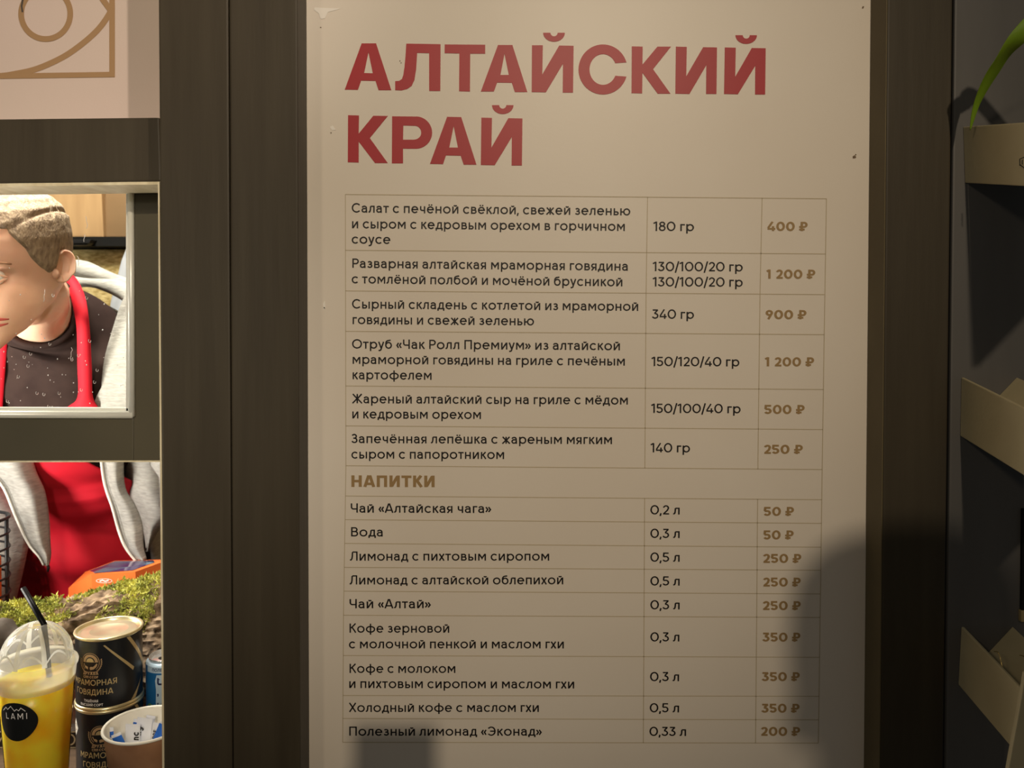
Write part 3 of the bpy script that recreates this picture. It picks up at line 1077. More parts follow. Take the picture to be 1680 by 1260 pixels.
bm = bmesh.new()
for z in (.0015, .0245):
    for quad in stroke_quads([(-1.14, CZ + z), (-.41, CZ + z)], .0016):
        bm.faces.new([bm.verts.new(Vector((x, YPL - .0004, zz)) + lay(quad)) for x, zz in quad])
link('border_line', bm, M['pale_line'], pl)
for ch, px in (('О', 100), ('D', 117), ('М', -2), ('О', -30), ('D', 140)):
    bm = bmesh.new()
    g, adv = glyph(ch, .12)
    x0 = P(px, 1235, YPL).x - .009
    for st in g:
        for quad in stroke_quads(st, .12):
            bm.faces.new([bm.verts.new(Vector((x0 + x * .019, YPL - .0004, CZ + .0045 + y * .017)) + lay(quad)) for x, y in quad])
    link('outlined_letter', bm, M['pale_line'], pl)

# ---- mossy log
A = P(-260, 1032, 1.31)
B = P(420, 1050, 1.36)
lg = empty('mossy_log', (A + B) / 2 + Vector((0, 0, -.09)))
tag(lg, 'rough bark log overgrown with green moss lying behind the tin cans', 'log')
ax = (B - A).normalized()
e1 = ax.cross(Vector((0, 0, 1))).normalized()   # toward the camera side
e2 = e1.cross(ax).normalized()
if e2.z < 0:
    e2 = -e2
if e1.y > 0:
    e1 = -e1


def log_r(s):
    return 0.026 + (0.092 - 0.026) * min(1, max(0, (s - .30) / .45)) ** 0.9


def log_pt(s, a, off=0.0, rough=1.0):
    c = A.lerp(B, s) + Vector((0, 0, .012 * math.sin(s * 9)))
    d = e1 * math.cos(a) + e2 * math.sin(a)
    p = c + d * log_r(s)
    q = Vector((p.x * 9, p.y * 26, p.z * 26))
    n = noise.fractal(q, 1.0, 2.0, 5) * .010 + abs(noise.noise(Vector((p.x * 9 + a, a * 4.5, 3.1)))) * .020 - abs(noise.noise(Vector((p.x * 30, a * 9, 7.7)))) * .012 + noise.noise(Vector((p.x * 90, a * 16, 0))) * .005
    return p + d * (n * rough + off), d


bm = bmesh.new()
NS, NA = 300, 130
rows = []
for i in range(NS + 1):
    rows.append([bm.verts.new(log_pt(i / NS, 2 * PI * k / NA)[0]) for k in range(NA)])
for a, b in zip(rows[:-1], rows[1:]):
    for k in range(NA):
        bm.faces.new((a[k], a[(k + 1) % NA], b[(k + 1) % NA], b[k]))
bm.faces.new(list(reversed(rows[0])))
bm.faces.new(rows[-1])
log_ob = link('bark', bm, M['bark'], lg)
bm = bmesh.new()
rd = random.Random(11)
cnt = 0
while cnt < 42000:
    s = rd.uniform(0.12, 0.78)
    a = rd.uniform(-0.9, 2.9)
    cov = noise.fractal(Vector((s * 9.0, a * 1.4, 1.7)), 1.0, 2.0, 3)
    top = (a - .55) * .55 + cov * 1.0 + (.30 if s < .47 else 0)
    if .47 < s < .62 and a < .75:
        top -= .55
    if top < rd.uniform(.02, .35):
        continue
    p, d = log_pt(s, a, -.002 + .010 * max(0, noise.noise(Vector((s * 30, a * 5, 9)))))
    cnt += 1
    L = rd.uniform(.003, .008)
    t = Vector((rd.gauss(0, 1), rd.gauss(0, 1), rd.gauss(0, 1)))
    g = (d + t * 1.0).normalized()
    w = g.cross(Vector((rd.gauss(0, 1), rd.gauss(0, 1), rd.gauss(0, 1)))).normalized() * rd.uniform(.0009, .0016)
    bend = t.normalized() * L * .35
    v = [bm.verts.new(x) for x in (p - w * .6, p + w * .6, p + g * L * .55 + w + bend * .4, p + g * L * .55 - w + bend * .4, p + g * L + bend)]
    bm.faces.new((v[0], v[1], v[2], v[3]))
    bm.faces.new((v[3], v[2], v[4]))
link('moss', bm, M['moss'], lg, kind='stuff')
# dark side branch low on the left of the log
br = empty('dark_branch', P(0, 1062, 1.22))
br.location.z = CZ
tag(br, 'smooth dark branch poking out below the left end of the mossy log', 'branch')
bm = bmesh.new()
tube(bm, catmull([P(-90, 1030, 1.245), P(-20, 1035, 1.24), P(15, 1046, 1.235), P(48, 1062, 1.235), P(70, 1085, 1.24)], 5), [.02 + .004 * math.sin(i) for i in range(15)] + [.018, .017, .016, .015, .012, .008], 14)
o = link('branch', bm, M['bark_dark'], br, smooth=True)

# ---- tin cans


def wrap(cx, cy, R, a0, z0, off=.0003):
    """(arc length, height) on a cylinder; a0 = bearing toward the camera side, + = to the right"""
    base = math.atan2(-cy, -cx)   # bearing of the camera from the cylinder's axis

    def fn(u, v):
        a = base + a0 + u / R
        return Vector((cx + (R + off) * math.cos(a), cy + (R + off) * math.sin(a), z0 + v))
    return fn


def finer(bm, n):
    bmesh.ops.subdivide_edges(bm, edges=bm.edges[:], cuts=n, use_grid_fill=True)


def curved_poly(bm, pts, fn, n=3):
    """polygon in (u, v) cut into vertical-ish slivers so that it follows the curve"""
    b2 = bmesh.new()
    f = b2.faces.new([b2.verts.new((x, y, 0)) for x, y in pts])
    xs = [p[0] for p in pts]
    k = max(1, int((max(xs) - min(xs)) / .003))
    for i in range(1, k):
        x = min(xs) + (max(xs) - min(xs)) * i / k
        bmesh.ops.bisect_plane(b2, geom=b2.verts[:] + b2.edges[:] + b2.faces[:], plane_co=(x, 0, 0), plane_no=(1, 0, 0))
    for f in b2.faces:
        vs = [bm.verts.new(fn(v.co.x, v.co.y)) for v in f.verts]
        bm.faces.new(vs)
    b2.free()


CR, CH = 0.0424, 0.0977
tcx, tcy = P(179, 1033, 1.165).x, 1.165


def make_can():
    r = empty('tin_can', (tcx, tcy, CZ))
    z = CZ
    bm = bmesh.new()
    revolve(bm, [(CR, z + .004), (CR, z + CH - .004)], tcx, tcy, 72)
    link('label', bm, M['can_black'], r, smooth=True)
    bm = bmesh.new()
    revolve(bm, [(CR - .004, z + .0015), (CR + .0012, z), (CR + .0018, z + .0018), (CR + .001, z + .0038), (CR - .0002, z + .0044)], tcx, tcy, 72, cap_bottom=True)
    link('bottom_rim', bm, M['tin'], r, smooth=True)
    bm = bmesh.new()
    revolve(bm, [(CR - .0002, z + CH - .0046), (CR + .001, z + CH - .0038), (CR + .0019, z + CH - .0016), (CR + .0014, z + CH), (CR - .0006, z + CH + .0003), (CR - .002, z + CH - .0008), (CR - .0028, z + CH - .0042)], tcx, tcy, 72)
    link('top_rim', bm, M['tin'], r, smooth=True)
    bm = bmesh.new()
    prof = [(CR - .0026, z + CH - .0042)]
    for i, rr in enumerate([.036, .0345, .033, .0315, .030, .0285, .027, .0255]):
        prof.append((rr, z + CH - .0040 + (.0009 if i % 2 else 0)))
    prof += [(.024, z + CH - .0040), (.0005, z + CH - .0040)]
    revolve(bm, prof, tcx, tcy, 72, cap_top=True)
    link('lid', bm, M['tin_lid'], r, smooth=True)
    fn = wrap(tcx, tcy, CR, math.radians(-33), z)
    # emblem: dark ring, sun over mountains
    em = CH * .675
    bm = bmesh.new()
    for quad in stroke_quads(arcp(0, em, .0122, .0122, -50, 230, 34), .0007):
        bm.faces.new([bm.verts.new(Vector(fn(*p)) + lay(quad)) for p in quad])
    for s in (-1, 1):
        for k in range(9):
            a = math.radians(-62 + k * 9)
            c, d = (s * .0142 * math.cos(a), em + .0142 * math.sin(a)), (s * .0158 * math.cos(a + .12), em + .0158 * math.sin(a + .12))
            for quad in stroke_quads([c, d], .0011):
                bm.faces.new([bm.verts.new(Vector(fn(*p)) + lay(quad)) for p in quad])
    link('emblem_wreath', bm, M['can_tan'], r)
    bm = bmesh.new()
    curved_poly(bm, arcp(0, em, .0105, .0105, 0, 180, 20), fn)
    curved_poly(bm, [(-.0100, em - .0028), (-.0090, em - .0016), (-.0075, em - .0050), (-.005, em - .0052), (-.003, em - .0070), (-.0035, em - .0098), (-.007, em - .0078)], fn)
    curved_poly(bm, [(.0100, em - .0022), (.0085, em - .0014), (.006, em - .0044), (.0035, em - .0062), (.0012, em - .0058), (-.001, em - .0072), (0, em - .0104), (.005, em - .0092), (.0085, em - .006)], fn)
    link('emblem_landscape', bm, M['can_tan'], r)
    fs = wrap(tcx, tcy, CR, math.radians(-33), z, .0005)
    bm = bmesh.new()
    curved_poly(bm, arcp(0, em + .0005, .0066, .0066, 0, 180, 16), fs)
    link('emblem_halo', bm, M['can_black'], r)
    fs2 = wrap(tcx, tcy, CR, math.radians(-33), z, .0007)
    bm = bmesh.new()
    curved_poly(bm, arcp(0, em + .0005, .0052, .0052, 0, 180, 16), fs2)
    link('emblem_sun', bm, M['can_gold'], r)

    def lettering(s, v, cap, T, m, name, du=0.0):
        bm = bmesh.new()
        q, a, b = text_quads(s, T)
        for quad in q:
            bm.faces.new([bm.verts.new(Vector(fn((x - (a + b) / 2) * cap + du, v + y * cap)) + lay(quad)) for x, y in quad])
        link(name, bm, m, r)
    lettering('ДРУЖБА', em - .0168, .0042, .2, M['can_tan'], 'brand_lettering')
    lettering('СПП ССОР', em - .0215, .0032, .24, M['can_tan'], 'brand_lettering')
    lettering('МРАМОРНАЯ', CH * .355, .0078, .15, M['can_gold'], 'name_lettering', .002)
    lettering('ГОВЯДИНА', CH * .225, .0078, .15, M['can_gold'], 'name_lettering', .002)
    lettering('ТУШЁНАЯ', CH * .125, .0034, .14, M['white_print'], 'grade_lettering')
    lettering('ВЫСШИЙ СОРТ', CH * .07, .0034, .14, M['white_print'], 'grade_lettering')
    # gold diagonal bands on the right and the pale diamond on the left
    f2 = wrap(tcx, tcy, CR, 0, z)
    R_ = lambda d: math.radians(d) * CR
    for q in ([(R_(-10), .088), (R_(-7), .0885), (R_(46), .048), (R_(43), .0445)], [(R_(30), .0925), (R_(37), .0925), (R_(78), .050), (R_(82), .036)], [(R_(82), .040), (R_(88), .052), (R_(48), .005), (R_(38), .005)]):
        bm = bmesh.new()
        curved_poly(bm, q, f2)
        link('gold_band', bm, M['can_gold'], r)
    bm = bmesh.new()
    c = R_(-92)
    curved_poly(bm, [(c - .008, CH * .72), (c, CH * .72 - .012), (c + .008, CH * .72), (c, CH * .72 + .012)], f2)
    link('diamond_mark', bm, M['paper'], r)
    bm = bmesh.new()
    f3 = wrap(tcx, tcy, CR, 0, z, .0005)
    for quad in stroke_quads(arcp(c, CH * .72, .0035, .0045, 20, 340, 14), .0008):
        bm.faces.new([bm.verts.new(Vector(f3(*p)) + lay(quad)) for p in quad])
    link('diamond_ring', bm, M['can_tan'], r)
    return r


def dup(o, mtx, parent=None):
    c = o.copy()
    COL.objects.link(c)
    if parent is None:
        c.matrix_basis = mtx @ o.matrix_basis
    else:
        c.parent = parent
        c.matrix_parent_inverse = o.matrix_parent_inverse.copy()
    for ch in list(o.children):
        dup(ch, mtx, c)
    return c


can = make_can()
tag(can, 'lower black tin can, half hidden behind the brown paper cup', 'tin can', 'stacked black tin cans with gold lettering')
can2 = dup(can, Matrix.Translation((0, 0, CH + .0005)))
tag(can2, 'upper black tin can with its metal lid showing, on top of the other can', 'tin can', 'stacked black tin cans with gold lettering')
T0 = Matrix.Translation((tcx, tcy, 0)) @ Matrix.Rotation(math.radians(16), 4, 'Z') @ Matrix.Translation((-tcx, -tcy, 0))
can.matrix_basis = T0 @ can.matrix_basis

# ---- blue drink can
sx, sy = P(275, 1080, 1.2).x, 1.2
SR = .029
sz0, sz1 = CZ, 1.1095
so = empty('drink_can', (sx, sy, CZ))
tag(so, 'slim blue drink can beside the upper tin can, cut off by the plank', 'drink can')
bm = bmesh.new()
revolve(bm, [(SR - .006, sz0), (SR - .003, sz0 + .003), (SR, sz0 + .010), (SR, sz1 - .007)], sx, sy, 56, cap_bottom=True)
link('body', bm, M['can_blue'], so, smooth=True)
bm = bmesh.new()
revolve(bm, [(SR, sz1 - .007), (SR - .0008, sz1 - .0055), (SR - .003, sz1 - .0040), (SR - .0055, sz1 - .003)], sx, sy, 56)
link('shoulder', bm, M['can_pale'], so, smooth=True)
bm = bmesh.new()
revolve(bm, [(SR - .0055, sz1 - .003), (SR - .0040, sz1 - .0012), (SR - .0044, sz1 + .0003), (SR - .0058, sz1 + .0002), (SR - .0075, sz1 - .0042), (SR - .0085, sz1 - .0042), (SR - .010, sz1 - .003), (.0003, sz1 - .003)], sx, sy, 56, cap_top=True)
link('lid', bm, M['alu'], so, smooth=True)
bm = bmesh.new()
m4 = Matrix.Translation((sx - .001, sy - .006, sz1 - .0026)) @ Matrix.Diagonal((.0095, .0065, .0006, 1))
bmesh.ops.create_icosphere(bm, subdivisions=3, radius=1, matrix=m4)
link('opening', bm, M['gap'], so, smooth=True)
fb = wrap(sx, sy, SR, 0, CZ)
bm = bmesh.new()
curved_poly(bm, [(-.0178, .012), (.030, .012), (.030, .126), (-.0150, .126), (-.0172, .118), (-.0160, .105)], fb)
link('pale_field', bm, M['can_pale'], so)
fb2 = wrap(sx, sy, SR, 0, CZ, .0006)
bm = bmesh.new()
q, a, b = text_quads('ЭКОНАД', .13)
for quad in q:
    bm.faces.new([bm.verts.new(Vector(fb2(.003 - y * .0170, .1245 - (b - x) * .0200)) + lay(quad)) for x, y in quad])
link('name_lettering', bm, M['navy'], so)
bm = bmesh.new()
q, a, b = text_quads('ПОЛЕЗНЫЙ ЛИМОНАД', .16)
for quad in q:
    bm.faces.new([bm.verts.new(Vector(fb2(-.0215 + (x - a) * .0042, .1308 + y * .0042)) + lay(quad)) for x, y in quad])
link('slogan_lettering', bm, M['navy'], so)
bm = bmesh.new()
curved_poly(bm, [(-.032, .1285), (.03, .1285), (.03, .1366), (-.032, .1366)], fb)
link('slogan_field', bm, M['can_pale'], so)
bm = bmesh.new()
for quad in stroke_quads(arcp(-.026, .080, .004, .004, 0, 360, 16), .0015):
    bm.faces.new([bm.verts.new(Vector(fb2(*p)) + lay(quad)) for p in quad])
link('leaf_mark', bm, M['green_print'], so)

# ---- brown paper cup with sachets
kx, ky, KZ = P(238, 1193, 1.082).x, 1.082, 1.0675
pc = empty('paper_cup', (kx, ky, CZ))
tag(pc, 'brown kraft paper cup with white rim holding sachets', 'paper cup')


def kr(z):
    return .037 + (.050 - .037) * (z - CZ) / (KZ - CZ)


bm = bmesh.new()
revolve(bm, [(kr(CZ), CZ), (kr(KZ) - .0012, KZ - .003)], kx, ky, 72, cap_bottom=True)
link('kraft_wall', bm, M['kraft'], pc, smooth=True)
bm = bmesh.new()
revolve(bm, [(kr(KZ) - .0014, KZ - .0022), (kr(CZ) - .0022, CZ + .006)], kx, ky, 72, cap_top=True)
link('inner_wall', bm, M['paper'], pc, smooth=True)
bm = bmesh.new()
prof = [(kr(KZ) - .0002 + .0019 * math.cos(t), KZ - .001 + .0019 * math.sin(t)) for t in [2 * PI * i / 10 for i in range(11)]]
revolve(bm, prof, kx, ky, 72)
link('rolled_rim', bm, M['paper'], pc, smooth=True)


def sachet(px, py, Y, w, h, tilt, lean, blue=None, text=None, label=''):
    """flat paper sachet, top centre at the pixel; tilt = roll in the picture plane"""
    top = P(px, py, Y)
    R = Matrix.Rotation(math.radians(tilt), 3, 'Y') @ Matrix.Rotation(math.radians(lean), 3, 'X')
    fnp = lambda u, v, y=0.0: top + R @ Vector((u, y, v))
    e = empty('sachet', fnp(0, -h))
    tag(e, label, 'sachet', 'sachets in the brown paper cup')
    bm = bmesh.new()
    rows = []
    for j in range(9):
        v = -h * j / 8
        rows.append([(u / 6 - .5) * w for u in range(7)])
    for sgn in (-1, 1):
        g = [[bm.verts.new(fnp(u, -h * j / 8, sgn * (.0003 + .0018 * math.sin(PI * j / 8) * math.cos(PI * u / w * .95)))) for u in rows[j]] for j in range(9)]
        for a, b in zip(g[:-1], g[1:]):
            for i in range(6):
                bm.faces.new((a[i], a[i + 1], b[i + 1], b[i]) if sgn < 0 else (a[i + 1], a[i], b[i], b[i + 1]))
    link('wrapper', bm, M['sachet'], e, smooth=True)
    if blue:
        bm = bmesh.new()
        v0, v1 = blue
        g = []
        for j in range(5):
            v = v0 + (v1 - v0) * j / 4
            g.append([bm.verts.new(fnp((u / 6 - .5) * w, -v, -.0006 - .0018 * math.sin(PI * v / h) * math.cos(PI * (u / 6 - .5) * .95))) for u in range(7)])
        for a, b in zip(g[:-1], g[1:]):
            for i in range(6):
                bm.faces.new((a[i], a[i + 1], b[i + 1], b[i]))
        link('blue_band', bm, M['sachet_blue'], e)
    if text:
        s, u0, v0, cap = text
        bm = bmesh.new()
        q, a, b = text_quads(s, .2)
        for quad in q:
            bm.faces.new([bm.verts.new(Vector(fnp(u0 - y * cap, -v0 - (b - x) * cap, -.0026)) + lay(quad)) for x, y in quad])
        link('lettering', bm, M['ink'], e)
    return e


sachet(183, 1193, 1.078, .005, .020, -6, -6, (.005, .012), None, 'thin white sachet end at the far left of the paper cup')
sachet(190, 1204, 1.072, .013, .030, -22, 4, (.0035, .03), None, 'blue sachet with white edge leaning at the left of the paper cup')
sachet(227, 1180, 1.108, .012, .060, 6, -4, (.004, .02), None, 'sachet with dark blue end standing at the back of the paper cup')
sachet(218, 1188, 1.090, .019, .055, 2, 2, None, ('nc', .009, .009, .0085), 'white sachet with black letters nc in the middle of the paper cup')
sachet(248, 1174, 1.114, .012, .060, 10, -5, None, None, 'plain white sachet furthest back in the paper cup')
sachet(238, 1178, 1.098, .020, .060, 8, 3, None, ('ing', -.002, .0145, .0085) if False else ('ng', -.002, .0115, .0085), 'white sachet with black letter g at the centre right of the paper cup')
sachet(258, 1186, 1.086, .010, .050, 12, 4, None, ('ORE', .003, .0085, .0052), 'narrow white sachet with small black capitals near the plank edge')
sachet(271, 1187, 1.078, .014, .050, 24, 6, (.002, .05), None, 'blue sachet with white rim at the right of the paper cup')

# ---- lemonade cup with dome lid
cx_, cy_ = P(60, 1092, 1.085).x, 1.085
RZ = 1.6 - (1093 - 510) * 1.085 / F_PX
CRM = .0482
cup = empty('lemonade_cup', (cx_, cy_, CZ))
tag(cup, 'clear plastic cup of orange lemonade with domed lid', 'drink cup')


def cup_r(z):
    return .0335 + (.0455 - .0335) * (z - CZ) / (RZ - CZ)


bm = bmesh.new()
revolve(bm, [(cup_r(CZ) - .002, CZ), (cup_r(CZ), CZ + .002)] + [(cup_r(CZ + t * (RZ - CZ)), CZ + t * (RZ - CZ)) for t in (.2, .4, .6, .8, .99)], cx_, cy_, 72, cap_bottom=True)
link('cup_wall', bm, M['cup_clear'], cup, smooth=True)
LZ = RZ - .018
bm = bmesh.new()
revolve(bm, [(cup_r(CZ) - .003, CZ + .003)] + [(cup_r(CZ + t * (LZ - CZ)) - .0009, CZ + t * (LZ - CZ)) for t in (.05, .25, .5, .75, 1)], cx_, cy_, 72, cap_bottom=True, cap_top=True)
link('lemonade', bm, M['juice'], cup, smooth=True)
bm = bmesh.new()
revolve(bm, [(cup_r(RZ - .026) + .0008, RZ - .026), (cup_r(RZ) + .0010, RZ - .005), (CRM, RZ - .004), (CRM + .0006, RZ - .001), (CRM - .0004, RZ + .002), (CRM - .003, RZ + .0028), (CRM - .0036, RZ + .005), (CRM - .0052, RZ + .0062)], cx_, cy_, 72)
link('lid_rim', bm, M['lid_milky'], cup, smooth=True)
DH = .047


def dome(t):
    """t 0 at the rim, 1 at the straw opening"""
    a = t * math.radians(74)
    return ((CRM - .005) * math.cos(a) ** .92, RZ + .006 + DH * math.sin(a) ** 1.05)


bm = bmesh.new()
revolve(bm, [dome(i / 16) for i in range(17)], cx_, cy_, 72)
rtop, ztop = dome(1)
link('dome_lid', bm, M['lid_clear'], cup, smooth=True)
bm = bmesh.new()
revolve(bm, [(rtop, ztop), (rtop - .001, ztop - .0015), (.0055, ztop - .0018)], cx_, cy_, 40)
link('straw_collar', bm, M['lid_clear'], cup, smooth=True)
cbase = math.atan2(-cy_, -cx_)
for k in range(8):
    a = cbase + math.radians(12 + 45 * k)
    bm = bmesh.new()
    rows = []
    for i in range(15):
        t = .02 + .93 * i / 14
        r_, z_ = dome(t)
        w = .0031 * (1 - .35 * t)
        rows.append([(cx_ + (r_ - .0006) * math.cos(a + s * w / max(r_, .008)), cy_ + (r_ - .0006) * math.sin(a + s * w / max(r_, .008)), z_ - .0004) for s in (-1, 0, 1)])
    grid_sheet(bm, rows)
    # the scalloped arch to the next rib
    prev = None
    pts = []
    for i in range(13):
        f = i / 12
        t = .04 + .26 * math.sin(PI * f) ** .8
        r_, z_ = dome(t)
        b_ = a + math.radians(45) * f
        pts.append(Vector((cx_ + (r_ - .0006) * math.cos(b_), cy_ + (r_ - .0006) * math.sin(b_), z_ - .0004)))
    up = Vector((0, 0, .0016))
    grid_sheet(bm, [[p - up, p + up] for p in pts])
    link('dome_rib', bm, M['lid_rib'], cup, smooth=True)
# sticker
fc = lambda u, v: Vector((cx_ + (cup_r(CZ + v) + .0005) * math.cos(cbase + math.radians(-34) + u / .041), cy_ + (cup_r(CZ + v) + .0005) * math.sin(cbase + math.radians(-34) + u / .041), CZ + v))
stk_v = 1.6 - (1187 - 510) * 1.05 / F_PX - CZ
bm = bmesh.new()
curved_poly(bm, [(.0245 * math.cos(t) * (1 + .04 * math.cos(3 * t)), stk_v + .0248 * math.sin(t)) for t in [2 * PI * i / 40 for i in range(40)]], fc)
stk = link('sticker', bm, M['sticker'], cup)
fc2 = lambda u, v: fc(u, v) + Vector((math.cos(cbase - .6), math.sin(cbase - .6), 0)) * .0005
bm = bmesh.new()
q, a, b = text_quads('L A M I', .12)
for quad in q:
    bm.faces.new([bm.verts.new(Vector(fc2((x - (a + b) / 2) * .0070 + .001, stk_v + .0040 + y * .0076)) + lay(quad)) for x, y in quad])
link('lettering', bm, M['white_print'], stk)
bm = bmesh.new()
for quad in stroke_quads([(-.0165, .0135), (-.0115, .0185), (-.009, .0160), (-.0045, .0205), (.000, .0145), (.0025, .0170), (.0050, .0150), (.0075, .0185), (.0125, .0140)], .0007):
    bm.faces.new([bm.verts.new(Vector(fc2(x, stk_v + y)) + lay(quad)) for x, y in quad])
link('mountain_line', bm, M['white_print'], stk)
# straw
st0, st1 = P(38, 965, 1.105), Vector((cx_ + .010, cy_ + .0, ztop))
st2 = st1 + (st1 - st0).normalized() * .075
st2 = Vector((cx_ + .018, cy_ + .002, LZ - .03))
stw = empty('drinking_straw', st2)
tag(stw, 'black drinking straw sticking out of the domed lid', 'straw')
bm = bmesh.new()
tube(bm, [st0, st1, st2], .0036, 16, caps=False)
solidify(bm, .0004)
link('straw_tube', bm, M['straw'], stw, smooth=True)

# ---- orange octagonal box behind the log
ob = empty('gift_box', P(200, 1100, 1.5))
tag(ob, 'orange faceted card box with purple film window behind the log', 'box')
f0 = [P(112, 965, 1.515), P(150, 943, 1.495), P(222, 938, 1.495), P(266, 922, 1.545), P(263, 918, 1.59), P(188, 920, 1.60), P(140, 938, 1.585)]
bm = bmesh.new()
topv = [bm.verts.new(p) for p in f0]
botv = [bm.verts.new((p.x + (.004 if i < 4 else 0), p.y, CZ)) for i, p in enumerate(f0)]
bm.faces.new(topv)
bm.faces.new(list(reversed(botv)))
for i in range(len(f0)):
    j = (i + 1) % len(f0)
    bm.faces.new((botv[i], botv[j], topv[j], topv[i]))
link('carton', bm, M['orange'], ob)
bm = bmesh.new()
cen = sum(f0, Vector()) / len(f0)
bm.faces.new([bm.verts.new(cen.lerp(p, .84) + Vector((0, -.001, .0022))) for p in f0])
link('film_window', bm, M['film'], ob)
bm = bmesh.new()
cc = P(171, 950, 1.493)
for quad in stroke_quads(arcp(0, 0, .014, .0036, 0, 360, 24), .0008) + stroke_quads([(-.008, -.0008), (-.003, .0012), (.002, -.0008), (.008, .001)], .0022):
    bm.faces.new([bm.verts.new(cc + Vector((x, -.0005, z - .003)) + lay(quad)) for x, z in quad])
link('print_mark', bm, M['white_print'], ob)

# ---- black wire basket at the left edge
wb = empty('wire_basket', P(-55, 1080, 1.45))
tag(wb, 'black wire basket with orange packet at the left edge of the opening', 'basket')
wx, wy = P(-48, 900, 1.46).x, 1.46
bm = bmesh.new()
for py in (862, 888, 913, 938, 962, 990):
    z = P(0, py, 1.42).z
    pts = [(wx + .058 * math.cos(2 * PI * i / 40), wy + .058 * math.sin(2 * PI * i / 40), z) for i in range(41)]
    tube(bm, pts, .0021 if py > 865 else .003, 8, caps=False)
for k in range(10):
    a = -.45 + 2 * PI * k / 10
    tube(bm, [(wx + .0565 * math.cos(a), wy + .0565 * math.sin(a), CZ + .002), (wx + .0565 * math.cos(a), wy + .0565 * math.sin(a), P(0, 862, 1.42).z)], .0026, 8)
link('wire_frame', bm, M['black_plastic'], wb, smooth=True)
pk = empty('orange_packet', (wx, wy, CZ))
tag(pk, 'orange packet standing inside the black wire basket', 'packet')
bm = bmesh.new()
box(bm, wx - .034, wx + .036, wy - .030, wy + .030, CZ + .001, P(0, 918, 1.46).z, .004)
link('packet_body', bm, M['orange'], pk)

# ------------------------------------------------------------------ back of the kiosk


def carton(q, Y, depth, m, label, bottom, flaps=True):
    c = empty('cardboard_box', Vector(((P(*q[0], Y).x + P(*q[1], Y).x) / 2, Y + depth / 2, bottom)))
    tag(c, label, 'cardboard box')
    bm = bmesh.new()
    slab(bm, q, Y, depth, .003)
    link('carton_body', bm, m, c)
    bm = bmesh.new()
    f = [P(*q[3], Y), P(*q[2], Y)]
    for a, b in ((f[0], f[1]),):
        w = Vector((0, depth / 2, 0))
        hexa(bm, [a + Vector((0, 0, .001)), b + Vector((0, 0, .001)), b + Vector((0, 0, .004)), a + Vector((0, 0, .004)), a + w + Vector((0, 0, .001)), b + w + Vector((0, 0, .001)), b + w + Vector((0, 0, .004)), a + w + Vector((0, 0, .004))])
    link('flap', bm, m, c)
    return c


YBK = 2.02
zsh = P(0, 389.5, YBK).z
sh = empty('back_shelf', (-1.0, 2.2, zsh - .03))
tag(sh, 'dark narrow shelf at the back of the kiosk carrying cardboard boxes', 'shelf')
bm = bmesh.new()
box(bm, -2.1, -.1, YBK - .02, 2.295, zsh - .022, zsh)
link('shelf_board', bm, M['gap'], sh)
for x in (-1.9, -.2):
    bm = bmesh.new()
    box(bm, x, x + .02, YBK, 2.295, zsh - .16, zsh - .022)
    link('bracket', bm, M['gap'], sh)
carton([(60, 389), (170, 389), (165, 285), (60, 285)], YBK, .2, M['cardboard'], 'light brown cardboard box on the shelf right behind the vendor head', zsh)
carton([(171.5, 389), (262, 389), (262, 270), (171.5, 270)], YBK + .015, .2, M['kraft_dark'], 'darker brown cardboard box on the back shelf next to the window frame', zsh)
cr = empty('black_crate', P(130, 397, 2.0))
tag(cr, 'small black plastic crate end below the shelf behind the vendor head', 'crate')
bm = bmesh.new()
slab(bm, [(100, 399), (146, 399), (149, 393), (100, 393)], 1.97, .03, .001)
link('crate_rim', bm, M['black_plastic'], cr)
bm = bmesh.new()
slab(bm, [(100, 403), (142, 402), (145, 399.5), (100, 399.5)], 1.975, .025)
link('crate_band', bm, M['black_plastic'], cr)
sb = empty('straw_bale', P(150, 520, 2.1))
tag(sb, 'yellow straw bale below the back shelf behind the vendor', 'bale')
bm = bmesh.new()
slab(bm, [(-60, 800), (230, 800), (230, 408), (-60, 408)], 2.06, .2, .01)
o = link('straw', bm, M['straw_bale'], sb)
wbg = empty('white_sack', P(215, 560, 1.95))
tag(wbg, 'white sack standing at the right behind the vendor shoulder', 'sack')
bm = bmesh.new()
rows = []
for j in range(15):
    v = j / 14
    py = 398 + v * 420
    x0 = 214 - 36 * min(1, v * 3.2) ** .8
    row = []
    for i in range(25):
        a = PI * i / 24
        xm, hw = (x0 + 330) / 2, (330 - x0) / 2
        row.append(P(xm - hw * math.cos(a), py, 1.93) + Vector((0, -.05 * math.sin(a) + .006 * math.sin(9 * a + v * 12), 0)))
    rows.append(row)
g = grid_sheet(bm, rows)
back = [[Vector((p.x, 2.03, p.z)) for p in (r[0], r[-1])] for r in rows]
solidify(bm, -.03)
link('sack_body', bm, M['white_bag'], wbg, smooth=True)

# ------------------------------------------------------------------ the vendor
VN = tag(empty('person', P(150, 1060, 1.84) * 1.0), 'person with cropped blond hair in red apron, dark t-shirt and open grey hooded jacket', 'person')
VN.location.z = 0.0


def head_frame(origin, theta, pitch, roll=0.0, s=1.0):
    th, p = math.radians(theta), math.radians(pitch)
    f = Vector((-math.cos(th) * math.cos(p), -math.sin(th) * math.cos(p), -math.sin(p)))
    l = Vector((math.sin(th), -math.cos(th), 0))
    if roll:
        l = (Matrix.Rotation(math.radians(roll), 3, f) @ l)
    u = f.cross(l)
    return lambda L, Fw, U: origin + (l * L + f * Fw + u * U) * s


